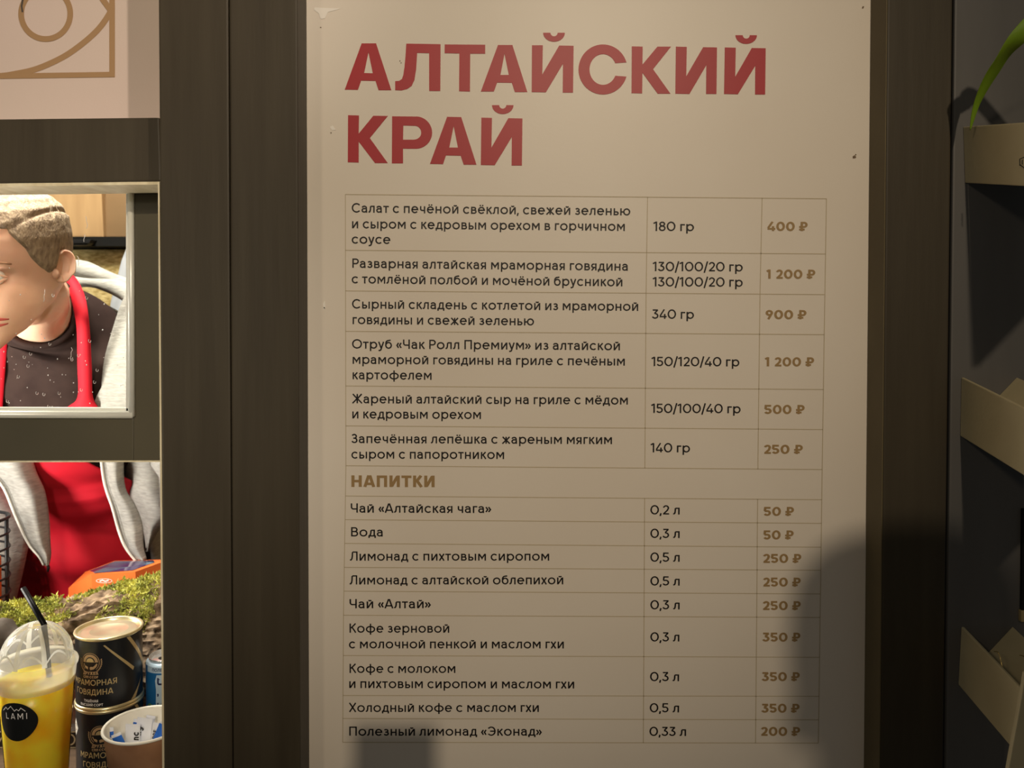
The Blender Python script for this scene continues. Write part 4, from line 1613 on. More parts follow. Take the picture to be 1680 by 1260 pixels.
# u, front, back, half width
HEAD = [(-.118, .074, .066, .006), (-.112, .086, .062, .014), (-.101, .092, .050, .024), (-.086, .091, .026, .038), (-.066, .092, -.008, .051), (-.045, .091, -.044, .062),
        (-.022, .089, -.070, .069), (.0, .088, -.081, .073), (.02, .096, -.087, .0755), (.04, .099, -.091, .0775), (.06, .097, -.092, .0785), (.08, .090, -.090, .077), (.10, .078, -.082, .071),
        (.115, .061, -.068, .060), (.126, .040, -.049, .045), (.132, .018, -.026, .024)]


def head_sec(u):
    if u <= HEAD[0][0]:
        return HEAD[0][1:]
    for a, b in zip(HEAD[:-1], HEAD[1:]):
        if u <= b[0]:
            t = (u - a[0]) / (b[0] - a[0])
            t = t * t * (3 - 2 * t) * .4 + t * .6
            return tuple(a[i] + (b[i] - a[i]) * t for i in (1, 2, 3))
    return HEAD[-1][1:]


def gs(x, s):
    return math.exp(-(x / s) ** 2)


def head_pt(phi, u, off=0.0):
    """phi 0 = face front, 90 deg = his left"""
    fr, bk, w = head_sec(u)
    c = (fr + bk) / 2 * .55 + .0
    c = max(min(c, fr - .01), bk + .01)
    cs, sn = math.cos(phi), math.sin(phi)
    e = 2.25
    L = w * math.copysign(abs(sn) ** (2 / e), sn)
    ext = (fr - c) if cs >= 0 else (c - bk)
    Fw = c + ext * math.copysign(abs(cs) ** (2 / e), cs)
    front = max(0, cs) ** .6
    n = 0.0
    # nose
    n += front * gs(L, .0125) * (0.030 * gs(u + .034, .014) + .018 * gs(u + .018, .016) + .008 * gs(u - .002, .014))
    n += front * gs(abs(L) - .014, .007) * .010 * gs(u + .040, .008)
    # eye sockets, brow, cheek bones, mouth, chin
    n -= front * gs(abs(L) - .033, .016) * .011 * gs(u - .004, .012)
    n += front * gs(abs(L) - .030, .026) * .004 * gs(u - .026, .009)
    n += front * gs(abs(L) - .050, .018) * .004 * gs(u + .022, .016)
    n += front * gs(L, .024) * (.006 * gs(u + .064, .006) + .006 * gs(u + .079, .006) - .005 * gs(u + .0715, .0035) - .005 * gs(u + .091, .007))
    n += front * gs(L, .018) * .005 * gs(u + .104, .010)
    d = Vector((L, Fw - c, 0)).normalized()
    return L + d.x * off, Fw + n + d.y * off, u + (off * .7 if u > .08 else 0)


hp = P(93, 446, 1.400)
HS = 1.0
_t = math.radians(80)
ho = hp - Vector((math.sin(_t), -math.cos(_t), 0)) * .076 * HS
HF = head_frame(ho, 80, 11, 0, HS)


def loft_head(bm, HF, n=72):
    us = [-.118 + .250 * i / 84 for i in range(85)]
    rings = [[bm.verts.new(HF(*head_pt(2 * PI * k / n, u))) for k in range(n)] for u in us]
    for a, b in zip(rings[:-1], rings[1:]):
        for k in range(n):
            bm.faces.new((a[k], a[(k + 1) % n], b[(k + 1) % n], b[k]))
    bm.faces.new(list(reversed(rings[0])))
    bm.faces.new(rings[-1])


def ear(bm, HF, side):
    """shell-like ear: helix rim, hollow, lobe"""
    na, nr = 40, 9
    cu, cf = .004, -.016
    rings = []
    for j in range(nr):
        t = j / (nr - 1)
        row = []
        for i in range(na):
            a = 2 * PI * i / na
            ru = .0262 * (1.0 + .10 * math.sin(a))
            rf = .0155 * (1.0 + .22 * math.sin(a) - .12 * math.cos(a))
            # t 0 outer back edge, .35 helix crest, .6 scapha, .8 antihelix, 1 concha
            k = (1.0, 1.06, 1.02, .92, .80, .66, .50, .34, .10)[j]
            h = (.000, .009, .0135, .0132, .0080, .0072, .0094, .001, -.002)[j]
            if math.sin(a) < -.55:
                h = (.0, .007, .010, .010, .0095, .009, .007, .002, .000)[j]
            fwd_, up_ = -math.cos(a) * rf * k, math.sin(a) * ru * k
            flare = .010 * max(0, math.cos(a)) + .002
            if math.cos(a) < -.5:
                h *= .55
            row.append(bm.verts.new(HF(side * (.0655 + h + flare * (1 - abs(t - .3))), cf + fwd_ - up_ * .18, cu + up_ * 1.0)))
        rings.append(row)
    for a, b in zip(rings[:-1], rings[1:]):
        for i in range(na):
            q = (a[i], a[(i + 1) % na], b[(i + 1) % na], b[i])
            bm.faces.new(q if side > 0 else tuple(reversed(q)))
    bm.faces.new(rings[-1])
    # tragus
    bmesh.ops.create_icosphere(bm, subdivisions=2, radius=1, matrix=Matrix.Translation(HF(side * .0735, .001, -.003)) @ Matrix.Diagonal((.006 * 1, .006, .0085, 1)))


# torso spine: point, half width, half depth
SP = [(P(152, 1060, 1.92), .160, .105), (P(146, 900, 1.86), .160, .108), (P(112, 760, 1.79), .176, .115), (P(84, 670, 1.72), .190, .112), (P(76, 592, 1.66), .190, .095), (P(76, 532, 1.60), .158, .068),
      (P(70, 516, 1.56), .075, .057), (P(64, 508, 1.52), .047, .056), (P(60, 486, 1.475), .050, .054)]
LEFT = Vector((.966, -.26, 0)).normalized()


def spine(t):
    i = min(int(t), len(SP) - 2)
    f = t - i
    P0, P1, P2, P3 = SP[max(i - 1, 0)], SP[i], SP[i + 1], SP[min(i + 2, len(SP) - 1)]

    def cr(a, b, c, d):
        return 0.5 * ((2 * b) + (c - a) * f + (2 * a - 5 * b + 4 * c - d) * f * f + (3 * b - a - 3 * c + d) * f ** 3)
    return cr(P0[0], P1[0], P2[0], P3[0]), cr(P0[1], P1[1], P2[1], P3[1]), cr(P0[2], P1[2], P2[2], P3[2])


def torso(t, phi, off=0.0):
    """phi in degrees: 0 front, 90 his left"""
    c, a, b = spine(t)
    e = .02
    tg = (spine(min(t + e, 7.99))[0] - spine(max(t - e, 0))[0]).normalized()
    lf = (LEFT - tg * LEFT.dot(tg)).normalized()
    fr = tg.cross(lf).normalized()
    if fr.y > 0:
        fr = -fr
    p = math.radians(phi)
    q = 2.3
    sn, cs = math.sin(p), math.cos(p)
    return c + lf * (a + off) * math.copysign(abs(sn) ** (2 / q), sn) + fr * (b + off) * math.copysign(abs(cs) ** (2 / q), cs)


def arm(side, bend):
    return None


def hand(bm, wrist, fdir, pdir, side):
    """palm with five bent fingers; fdir = finger direction, pdir = back of the hand"""
    f = fdir.normalized()
    n = (pdir - f * pdir.dot(f)).normalized()
    s = f.cross(n) * side
    tube(bm, [wrist, wrist + f * .03, wrist + f * .06, wrist + f * .092], [.024, .030, .034, .026], 14)
    for k, (o, L) in enumerate([(-.030, .062), (-.010, .074), (.010, .070), (.029, .055)]):
        b = wrist + f * .082 + s * o
        tube(bm, [b, b + f * L * .45 + n * .004, b + f * L * .8 - n * .012, b + f * L - n * .026], [.0095, .009, .008, .006], 10)
    b = wrist + f * .028 - s * .026
    tube(bm, [b, b + f * .026 - s * .020 - n * .004, b + f * .052 - s * .026 - n * .010, b + f * .068 - s * .024 - n * .014], [.012, .0105, .0095, .007], 10)


def remeshed(name, bm, voxel, material, parent, smooth_iter=4):
    me = bpy.data.meshes.new(name)
    bm.to_mesh(me)
    bm.free()
    o = bpy.data.objects.new(name, me)
    COL.objects.link(o)
    md = o.modifiers.new('r', 'REMESH')
    md.mode = 'VOXEL'
    md.voxel_size = voxel
    ms = o.modifiers.new('s', 'SMOOTH')
    ms.iterations = smooth_iter
    ms.factor = 0.5
    dg = bpy.context.evaluated_depsgraph_get()
    m2 = bpy.data.meshes.new_from_object(o.evaluated_get(dg))
    bpy.data.objects.remove(o)
    b2 = bmesh.new()
    b2.from_mesh(m2)
    return b2


bm = bmesh.new()
loft_head(bm, HF)
n = 40
rings = [[bm.verts.new(torso(t * .1, 360 * k / n, -.008 if t < 62 else -.008 * max(0, 67 - t) / 5)) for k in range(n)] for t in range(0, 80)]
for a, b in zip(rings[:-1], rings[1:]):
    for k in range(n):
        bm.faces.new((a[k], a[(k + 1) % n], b[(k + 1) % n], b[k]))
bm.faces.new(list(reversed(rings[0])))
bm.faces.new(rings[-1])
# neck up into the skull
tube(bm, [SP[7][0], SP[8][0], HF(.002, -.014, -.055), HF(0, -.006, -.01)], [.050, .049, .046, .044], 24)
LARM = [torso(4.2, 88, -.04), P(285, 690, 1.66), P(325, 860, 1.66), P(345, 1000, 1.58), P(350, 1055, 1.53)]
RARM = [torso(4.2, 272, -.04), P(-110, 700, 1.66), P(-90, 850, 1.68), P(-140, 985, 1.60), P(-180, 1050, 1.55)]
for A_, sd in ((LARM, 1), (RARM, -1)):
    tube(bm, catmull(A_, 5), [.054 - .026 * i / 20 for i in range(21)], 16)
    hand(bm, A_[-1], Vector((sd * 1.0, -.25, -.08)), Vector((0, .2, 1)), sd)
b2 = remeshed('body', bm, .0032, None, None, 3)
ear(b2, HF, 1)
ear(b2, HF, -1)
body = link('body', b2, [M['skin']], VN, smooth=True)

# eyes, brows, lips
for s in (1, -1):
    bm = bmesh.new()
    c = HF(s * .033, .0795, .004)
    bmesh.ops.create_uvsphere(bm, u_segments=20, v_segments=14, radius=.0118 * HS, matrix=Matrix.Translation(c))
    e = link('eye', bm, M['eye'], VN, smooth=True)
    bm = bmesh.new()
    bmesh.ops.create_uvsphere(bm, u_segments=16, v_segments=10, radius=.0062 * HS, matrix=Matrix.Translation(HF(s * .034, .0868, .003)))
    link('iris', bm, M['iris'], e, smooth=True)
    # lids
    for sg_, nm in ((1, 'upper_eyelid'), (-1, 'lower_eyelid')):
        bm = bmesh.new()
        pts = [HF(s * (.019 + .030 * i / 8), .0885 - .013 * (i / 8) ** 2 + .0025 * math.sin(PI * i / 8), .004 + sg_ * (.0052 * math.sin(PI * i / 8) + .0006) - .002 * (i / 8)) for i in range(9)]
        tube(bm, pts, [.0012, .0022, .0026, .0028, .0028, .0027, .0025, .002, .0012], 8)
        link(nm, bm, M['skin'], VN, smooth=True)
    bm = bmesh.new()
    pts = []
    for i in range(9):
        x = .014 + .040 * i / 8
        ph = math.asin(min(.99, (x / .0757))) 
        L, Fw, U = head_pt(ph, .0235 + .004 * math.sin(PI * i / 8), .0005)
        pts.append(HF(s * L, Fw, U))
    tube(bm, pts, [.002, .0032, .0036, .0036, .0034, .003, .0026, .002, .001], 8)
    link('eyebrow', bm, M['brow'], VN, smooth=True)
for nm, u0 in (('upper_lip', -.0615), ('lower_lip', -.0755)):
    bm = bmesh.new()
    pts = []
    for i in range(13):
        ph = math.radians(-44 + 88 * i / 12)
        L, Fw, U = head_pt(ph, u0 + (.004 if nm == 'lower_lip' else -.003) * abs(i / 6 - 1) ** 1.5, .0)
        pts.append(HF(L, Fw - .001, U))
    tube(bm, pts, [.0012 + .0034 * math.sin(PI * i / 12) for i in range(13)], 10)
    link(nm, bm, M['lip'], VN, smooth=True)

# cropped hair: a shell over the skull, with the shaved line
bm = bmesh.new()


def hairline(phi):
    a = abs(((math.degrees(phi) + 180) % 360) - 180)
    tab = [(0, .088), (25, .086), (42, .074), (52, .058), (60, .044), (66, .026), (74, .010), (84, -.004), (92, .000), (97, .030), (104, .030), (108, .0), (120, -.022), (180, -.034)]
    for (a0, u0), (a1, u1) in zip(tab[:-1], tab[1:]):
        if a <= a1:
            return u0 + (u1 - u0) * (a - a0) / (a1 - a0)
    return tab[-1][1]


NH, NU = 144, 90
rows = []
for j in range(NU + 1):
    row = []
    for k in range(NH):
        phi = 2 * PI * k / NH
        u0 = hairline(phi)
        f = j / NU
        u = u0 + (.132 - u0) * f
        off = .0040 * min(1, f / .10) - .0012 + .0022 * min(1, f / .45)
        # razor line on the left side from the temple to the back
        a = math.degrees(phi)
        if 38 < a < 150:
            uc = .074 + .020 * math.sin((a - 38) / 112 * PI) + (a - 38) * .00006
            off -= .0036 * gs(u - uc, .0030)
        off += noise.noise(Vector((math.cos(phi) * 9, math.sin(phi) * 9, u * 110))) * .0006
        row.append(bm.verts.new(HF(*head_pt(phi, u, off))))
    rows.append(row)
for a, b in zip(rows[:-1], rows[1:]):
    for k in range(NH):
        bm.faces.new((a[k], a[(k + 1) % NH], b[(k + 1) % NH], b[k]))
bm.faces.new(rows[-1])
link('cropped_hair', bm, M['hair'], VN, smooth=True)

# t-shirt
bm = bmesh.new()


def fold(t, ph, k=1.0):
    return k * (.009 * noise.noise(Vector((t * 2.2 + ph * .02, ph * .045, 2.2))) + .003 * math.sin(ph * .09 + t * 5) * max(0, math.cos(math.radians(ph - 40))))


n = 72
rows = []
for i in range(68):
    t = i * .1
    rows.append([bm.verts.new(torso(t, 360 * k / n, .007 + (fold(t, 360 * k / n) if t < 5.2 else 0))) for k in range(n)])
for a, b in zip(rows[:-1], rows[1:]):
    for k in range(n):
        bm.faces.new((a[k], a[(k + 1) % n], b[(k + 1) % n], b[k]))
link('t_shirt', bm, M['shirt'], VN, smooth=True)
bm = bmesh.new()
tube(bm, [torso(6.7, 360 * k / 48, .0065) for k in range(49)], .0055, 8, caps=False)
link('t_shirt_collar', bm, M['shirt'], VN, smooth=True)

# apron: bib, straps
bm = bmesh.new()
rows = []
for i in range(61):
    t = 3.3 * i / 60
    t_ = max(t, 0)
    half = 62 if t < 2.1 else max(30, 62 - (t - 2.1) / .8 * 30)
    row = []
    for k in range(41):
        ph = -half + 2 * half * k / 40 + 12 * (1 if t > 2 else t / 2)
        x = k / 40
        f = .012 + .010 * noise.noise(Vector((t * 3.4 + x * 2.2, x * 2.0, 5))) * (1 if t < 2.4 else .4) + .009 * math.sin(t * 9 + x * 4 + 2 * noise.noise(Vector((t * 2, x * 3, 1)))) * (1 if t < 2.2 else .2)
        p = torso(t_, ph, .016 + f)
        row.append(p)
    rows.append(row)
grid_sheet(bm, rows)
solidify(bm, .002)
link('apron_bib', bm, M['apron'], VN, smooth=True)


def strap(left, right, Ys):
    L = catmull([P(x, y, Y) for (x, y), Y in zip(left, Ys)], 6)
    R_ = catmull([P(x, y, Y) for (x, y), Y in zip(right, Ys)], 6)
    bm = bmesh.new()
    grid_sheet(bm, [[a_, a_.lerp(b_, .5) + Vector((0, -.002, 0)), b_] for a_, b_ in zip(L, R_)])
    solidify(bm, .002)
    link('apron_strap', bm, M['apron'], VN, smooth=True)


strap([(96, 715), (108, 672), (127, 652), (127, 600), (126, 545), (122, 515), (114, 480), (104, 452), (90, 440)], [(172, 715), (164, 676), (152, 652), (150, 600), (147, 545), (144, 512), (138, 482), (124, 455), (104, 440)], [1.58, 1.575, 1.568, 1.55, 1.53, 1.525, 1.545, 1.58, 1.62])
strap([(-24, 690), (-14, 610), (-10, 550), (0, 510), (15, 470)], [(3, 680), (8, 610), (13, 552), (22, 512), (32, 470)], [1.575, 1.56, 1.535, 1.525, 1.57])

# jacket shell, hood, sleeves, hanging fronts
bm = bmesh.new()
rows = []
for i in range(46):
    t = 5.0 * i / 45
    f0 = 80
    row = []
    for k in range(49):
        ph = f0 + (360 - 2 * f0) * k / 48
        row.append(torso(t, ph, .024 + .007 * noise.noise(Vector((t * 2.2, ph * .03, 8)))))
    rows.append(row)
grid_sheet(bm, rows)
solidify(bm, -.005)
jk = link('jacket', bm, M['jacket'], VN, smooth=True)
bm = bmesh.new()
pts = catmull([P(-70, 540, 1.60), P(-50, 470, 1.68), P(0, 430, 1.74), P(60, 424, 1.76), P(112, 436, 1.72), P(150, 447, 1.69), P(207, 466, 1.65), P(250, 492, 1.61), P(275, 540, 1.58)], 6)
tube(bm, pts, [.015 + .004 * math.sin(i * .5) for i in range(len(pts))], 16)
pts = catmull([P(-65, 580, 1.57), P(-60, 520, 1.62), P(-20, 480, 1.69), P(60, 462, 1.72), P(120, 463, 1.69), P(165, 466, 1.665), P(207, 480, 1.63), P(240, 520, 1.58), P(255, 580, 1.54)], 6)
tube(bm, pts, [.013 + .004 * math.sin(i * .4) for i in range(len(pts))], 16)
link('hood', bm, M['jacket'], VN, smooth=True)
for A_ in (LARM, RARM):
    bm = bmesh.new()
    pts = catmull(A_[:-1] + [A_[-2].lerp(A_[-1], .7)], 8)
    m = len(pts)
    rings = tube(bm, pts, [.072 - .030 * i / m + .0035 * math.sin(i * 1.9) + .002 * math.sin(i * 4.1) for i in range(m)], 20, caps=False)
    solidify(bm, .003)
    link('sleeve', bm, M['jacket'], VN, smooth=True)


def hanging(name, left, right, Y0, bulge, m, rows_n=30, cols=14, seed=0, thick=.004):
    """cloth panel between two pixel polylines, bulging toward the viewer"""
    L = catmull([Vector((x, y, 0)) for x, y in left], 8)
    R = catmull([Vector((x, y, 0)) for x, y in right], 8)
    k = min(len(L), len(R))
    L = [L[int(i * (len(L) - 1) / (rows_n - 1))] for i in range(rows_n)]
    R = [R[int(i * (len(R) - 1) / (rows_n - 1))] for i in range(rows_n)]
    bm = bmesh.new()
    rows = []
    for i in range(rows_n):
        row = []
        for j in range(cols):
            f = j / (cols - 1)
            p = L[i].lerp(R[i], f)
            y = Y0 - bulge * math.sin(PI * f) + .006 * noise.noise(Vector((i * .16, f * 1.8, seed)))
            row.append(P(p.x, p.y, y))
        rows.append(row)
    grid_sheet(bm, rows)
    solidify(bm, -thick)
    return link(name, bm, m, VN, smooth=True), rows


# his right front (left in the picture) swinging free, his left front beside the apron
o, rw = hanging('jacket_front', [(-40, 690), (-18, 765), (8, 800), (28, 848), (48, 890), (66, 912), (74, 926)], [(38, 690), (58, 768), (74, 806), (81, 850), (83, 890), (84, 912), (80, 930)], 1.59, .028, M['jacket'], seed=1)
for off, m, nm in ((.0, M['zip'], 'zip_tape'), (.010, M['seam'], 'jacket_seam')):
    bm = bmesh.new()
    pts = [r[0].lerp(r[3], off / .03) + Vector((0, -.004, 0)) for r in rw]
    tube(bm, pts, .0024 if nm == 'zip_tape' else .0010, 8)
    link(nm, bm, m, VN, smooth=True)
bm = bmesh.new()
c = P(80.5, 929, 1.585)
tube(bm, [c + Vector((0, -.004, .006)), c + Vector((.001, -.004, -.002)), c + Vector((0, -.004, -.009))], [.002, .003, .002], 8)
link('zip_pull', bm, M['black_plastic'], VN, smooth=True)
o, rw = hanging('jacket_front', [(164, 690), (168, 756), (174, 796), (186, 832), (197, 872), (208, 898), (226, 921)], [(204, 690), (203, 756), (206, 800), (222, 828), (234, 860), (236, 896), (241, 917)], 1.60, .018, M['jacket'], seed=4)
for off, m, nm in ((.0, M['zip'], 'zip_tape'), (.012, M['seam'], 'jacket_seam')):
    bm = bmesh.new()
    pts = [r[0].lerp(r[4], off / .03) + Vector((0, -.004, 0)) for r in rw]
    tube(bm, pts, .0026 if nm == 'zip_tape' else .0010, 8)
    link(nm, bm, m, VN, smooth=True)
hanging('jacket_side', [(200, 690), (203, 756), (206, 800), (220, 828), (234, 868), (240, 905)], [(300, 690), (300, 756), (300, 800), (290, 840), (262, 868), (243, 905)], 1.70, .03, M['jacket'], seed=9)
hanging('jacket_side', [(-120, 690), (-110, 780), (-100, 860), (-90, 930), (-80, 1010)], [(-12, 690), (12, 790), (46, 868), (42, 920), (20, 1010)], 1.66, .05, M['jacket'], seed=7)
hanging('jacket_lapel', [(212, 470), (197, 502), (183, 545), (171, 590), (166, 640), (165, 700)], [(300, 520), (305, 550), (305, 590), (300, 620), (300, 660), (300, 700)], 1.575, .02, M['jacket'], seed=12)
# legs and shoes down to the floor
hips = SP[0][0]
for s in (-1, 1):
    bm = bmesh.new()
    h = hips + LEFT * (s * .085) + Vector((0, 0, -.02))
    tube(bm, [h, Vector((h.x, h.y - .01, .48)), Vector((h.x, h.y + .02, .10))], [.09, .066, .052], 18)
    link('trouser_leg', bm, M['trouser'], VN, smooth=True)
    bm = bmesh.new()
    tube(bm, [Vector((h.x, h.y + .06, .045)), Vector((h.x, h.y, .052)), Vector((h.x, h.y - .1, .042)), Vector((h.x, h.y - .19, .032))], [.036, .045, .041, .026], 14)
    link('shoe', bm, M['shoe'], VN, smooth=True)

# ------------------------------------------------------------------ beige trays on the right panel
VP = (842.0, 260.0)
TD = (P(VP[0], VP[1], 1.0) - Vector((0, 0, CAM_Z))).normalized() * -1.0   # out of the wall toward the viewer, slightly down


def tray(lt, lb, rt, length, label, label_ends=None):
    """lt, lb, rt: pixels of the left top, left bottom and right top corners at the wall"""
    A0, B0, C0 = P(*lt, YF), P(*lb, YF), P(*rt, YF)
    r = empty('tray', (A0 + B0 + C0) / 3)
    tag(r, label, 'tray', 'beige trays on the dark grey panel')
    th = .0035
    d = TD * length
    X = Vector((1, 0, 0))
    bm = bmesh.new()
    hexa(bm, [A0, A0 + d, B0 + d, B0, A0 + X * th, A0 + d + X * th, B0 + d + X * th, B0 + X * th], .0012)
    bmesh.ops.recalc_face_normals(bm, faces=bm.faces)
    link('side_board', bm, M['tray'], r)
    bm = bmesh.new()
    n = (C0 - B0).normalized()
    dn = Vector((n.z, 0, -n.x)) * th
    b = B0 + X * th + Vector((0, 0, th))
    hexa(bm, [b, b + d, C0 + d, C0, b + dn, b + d + dn, C0 + d + dn, C0 + dn], .0008)
    bmesh.ops.recalc_face_normals(bm, faces=bm.faces)
    link('sloped_board', bm, M['tray'], r)
    return r, A0, B0, C0, d


t1 = tray((1580, 208), (1583, 300), (1672, 208), .38, 'uppermost beige tray, seen from below with plain side board')
t2 = tray((1577, 619), (1575, 715), (1668, 619), .30, 'middle beige tray on the dark grey panel')
t3 = tray((1577, 1028), (1572, 1123), (1661, 1028), .118, 'lowest beige tray with loose copper wire over its edge')
# front board of the lowest tray
bm = bmesh.new()
q = [(1646, 1310), (1760, 1330), (1760, 1085), (1683, 1105)]
slab(bm, q, .872, .006, .001)
link('front_board', bm, M['tray'], t3[0])
wr = empty('copper_wire', P(1640, 1080, .93))
tag(wr, 'thin loose copper wire lying over the edge of the lowest tray', 'wire')
bm = bmesh.new()


def on_tray(px, py, dz=.0):
    # point on the inside of the lowest tray near its left edge, depth from the height of the edge line
    Y = YF - (px - 1577) / (1673 - 1577) * .11
    return P(px, py, Y - .002)


for pts in ([(1631, 1069), (1637, 1070), (1641, 1078), (1643, 1088), (1646, 1097), (1652, 1104), (1660, 1114), (1668, 1126), (1675, 1137)], [(1625, 1077), (1628, 1082), (1635, 1089), (1642, 1098), (1648, 1101)], [(1673, 1075), (1678, 1076), (1684, 1080)]):
    tube(bm, catmull([on_tray(*p) for p in pts], 4), .0005, 6)
link('strand', bm, M['wire'], wr, smooth=True)
# dark slot at the far right, a yellow highlight painted in below it
sl = empty('dark_slot_frame', P(1690, 1010, YF))
tag(sl, 'narrow dark frame with a painted yellow highlight at the right picture edge above the lowest tray', 'frame')
bm = bmesh.new()
slab(bm, [(1676, 1001), (1740, 1001), (1742, 835), (1678, 835)], YF - .004, .004)
link('frame_plate', bm, M['gap'], sl)
bm = bmesh.new()
slab(bm, [(1675.5, 1021), (1700, 1021), (1700, 1002), (1675.5, 1002)], YF - .006, .006, .001)
link('yellow_highlight', bm, M['can_gold'], sl)
# small mark on the uppermost tray
bm = bmesh.new()
A0, B0, C0, d = t1[1:]


def t1pt(px, py):
    # on the outer face of the uppermost side board
    Y = A0.x * F_PX / (px - 840)
    return P(px, py, Y) + Vector((-.0012, 0, 0))


for a, b in (((1675, 261), (1675, 272)), ((1675, 261), (1682, 258)), ((1675, 270), (1684, 277)), ((1679, 262), (1679, 270))):
    tube(bm, [t1pt(*a), t1pt(*b)], .0005, 5)
link('scribbled_mark', bm, M['ink'], t1[0])

# plant standing in the front of the uppermost tray, one leaf hanging into view
px_, py_ = .625, .74
pz_ = (A0 + TD * .27).z + .002
plt = empty('potted_plant', (px_, py_, pz_))
tag(plt, 'green strap-leaved plant whose leaf tip hangs in front of the uppermost tray', 'plant')


def leaf(pts, w, name='leaf'):
    bm = bmesh.new()
    c = catmull(pts, 8)
    rows = []
    for i, p in enumerate(c):
        t = i / (len(c) - 1)
        tg = (c[min(i + 1, len(c) - 1)] - c[max(i - 1, 0)]).normalized()
        s = tg.cross(Vector((0, -1, 0.35))).normalized()
        ww = w * (1 - t ** 5) * (.75 + .35 * math.sin(PI * min(1, t * 1.2)))
        nrm = s.cross(tg) * (ww * .35)
        rows.append([p - s * ww, p + nrm * .0 - nrm, p + s * ww])
    grid_sheet(bm, rows)
    solidify(bm, .0008)
    link(name, bm, M['leaf'], plt, smooth=True)


crown = Vector((px_, py_, pz_ + .062))
leaf([crown, P(1800, -50, .79), P(1730, 2, .83), P(1672, 60, .87), P(1630, 118, .915), P(1604, 168, .945), P(1592, 214, .96)], .0078)
for k in range(7):
    a = -.9 + k * .3
    L = .16 + .03 * math.sin(k * 2.3)
    dx, dy = math.cos(a), math.sin(a) * .6
    if dx < -.2 and dy < .2:
        dx = .4
    leaf([crown, crown + Vector((dx * L * .4, dy * L * .4, .10)), crown + Vector((dx * L * .9, dy * L * .9, .08)), crown + Vector((dx * L * 1.25, dy * L * 1.25, -.03))], .0055)
bm = bmesh.new()
revolve(bm, [(.020, pz_), (.029, pz_ + .055), (.031, pz_ + .055), (.031, pz_ + .062), (.027, pz_ + .062), (.026, pz_ + .056)], px_, py_, 32, cap_bottom=True)
link('pot', bm, M['terra'], plt, smooth=True)
bm = bmesh.new()
revolve(bm, [(.0265, pz_ + .057), (.0005, pz_ + .058)], px_, py_, 32, cap_top=True)
link('soil', bm, M['soil'], plt)

# ------------------------------------------------------------------ the visitor who takes the picture and throws the shadows
VS = tag(empty('person', (.40, -.36, 0)), 'person in dark coat holding a phone in front of the menu board', 'person')
bm = bmesh.new()
HV = head_frame(Vector((.458, -.31, 1.782)), -90, 6, 0, 1.0)
loft_head(bm, HV, 40)
sh_l, sh_r = Vector((.24, -.36, 1.50)), Vector((.64, -.36, 1.50))
tube(bm, [Vector((.445, -.37, .92)), Vector((.445, -.37, 1.1)), Vector((.445, -.37, 1.35)), Vector((.445, -.36, 1.50)), Vector((.445, -.345, 1.60)), Vector((.445, -.33, 1.74))], [.15, .145, .16, .12, .056, .055], 24)
hl, hr = Vector((-.058, -.05, 1.475)), Vector((.075, -.06, 1.47))
tube(bm, catmull([Vector((.40, -.36, 1.48)), sh_l, Vector((.10, -.32, 1.30)), hl + Vector((.0, -.06, -.06)), hl], 4), [.07, .07, .066, .062, .058, .055, .052, .048, .046, .043, .04, .036, .033, .03, .028, .027, .027], 14)
tube(bm, catmull([Vector((.50, -.36, 1.48)), sh_r, Vector((.48, -.28, 1.24)), hr + Vector((.05, -.06, -.06)), hr], 4), [.07, .07, .066, .062, .058, .055, .052, .048, .046, .043, .04, .036, .033, .03, .028, .027, .027], 14)
hand(bm, hl + Vector((0, .002, -.03)), Vector((.15, .25, .9)), Vector((-.6, .8, 0)), 1)
hand(bm, hr + Vector((0, .002, -.03)), Vector((-.2, .25, .9)), Vector((.6, .8, 0)), -1)
b2 = remeshed('body', bm, .005, None, None, 3)
ear(b2, HV, 1)
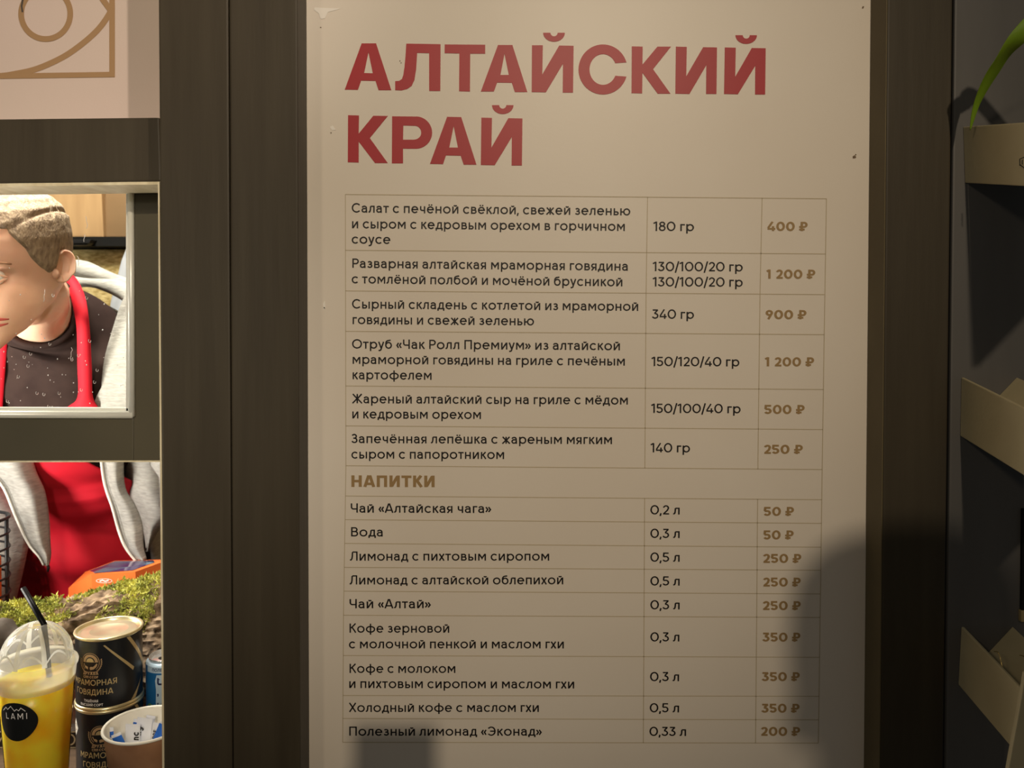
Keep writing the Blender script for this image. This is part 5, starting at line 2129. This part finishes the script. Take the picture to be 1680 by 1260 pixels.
ear(b2, HV, -1)
link('body', b2, M['skin'], VS, smooth=True)
bm = bmesh.new()
tube(bm, [Vector((.445, -.37, .80)), Vector((.445, -.37, 1.1)), Vector((.445, -.37, 1.35)), Vector((.445, -.36, 1.51)), Vector((.445, -.35, 1.56))], [.175, .165, .185, .14, .08], 28, caps=False)
for A_, h_ in ((sh_l, hl), (sh_r, hr)):
    mid = Vector((.10, -.32, 1.30)) if A_ is sh_l else Vector((.48, -.28, 1.24))
    pts = catmull([Vector((.445 + (A_.x - .445) * .3, -.36, 1.48)), A_, mid, h_ + Vector((0 if A_ is sh_l else .05, -.07, -.07))], 5)
    tube(bm, pts, [.082 - .042 * i / 15 for i in range(16)], 16, caps=False)
link('coat', bm, M['coat'], VS, smooth=True)
bm = bmesh.new()
rows = []
for j in range(30):
    row = []
    for k in range(48):
        phi = 2 * PI * k / 48
        u0 = hairline(phi)
        u = u0 + (.132 - u0) * j / 29
        row.append(bm.verts.new(HV(*head_pt(phi, u, .012 * min(1, j / 3)))))
    rows.append(row)
for a, b in zip(rows[:-1], rows[1:]):
    for k in range(48):
        bm.faces.new((a[k], a[(k + 1) % 48], b[(k + 1) % 48], b[k]))
bm.faces.new(rows[-1])
link('hair', bm, M['brow'], VS, smooth=True)
for s in (-1, 1):
    bm = bmesh.new()
    x = .445 + s * .09
    tube(bm, [Vector((x, -.37, .94)), Vector((x, -.36, .5)), Vector((x, -.38, .09))], [.092, .068, .052], 18)
    link('trouser_leg', bm, M['trouser'], VS, smooth=True)
    bm = bmesh.new()
    tube(bm, [Vector((x, -.44, .045)), Vector((x, -.38, .052)), Vector((x, -.28, .042)), Vector((x, -.19, .032))], [.036, .045, .041, .026], 14)
    link('shoe', bm, M['shoe'], VS, smooth=True)
ph = empty('smartphone', (0, -.012, 1.47))
tag(ph, 'dark upright phone held up by the visitor in the dark coat', 'phone')
bm = bmesh.new()
box(bm, -.040, .038, -.020, -.011, 1.47, 1.623, .003)
link('phone_body', bm, M['phone'], ph)
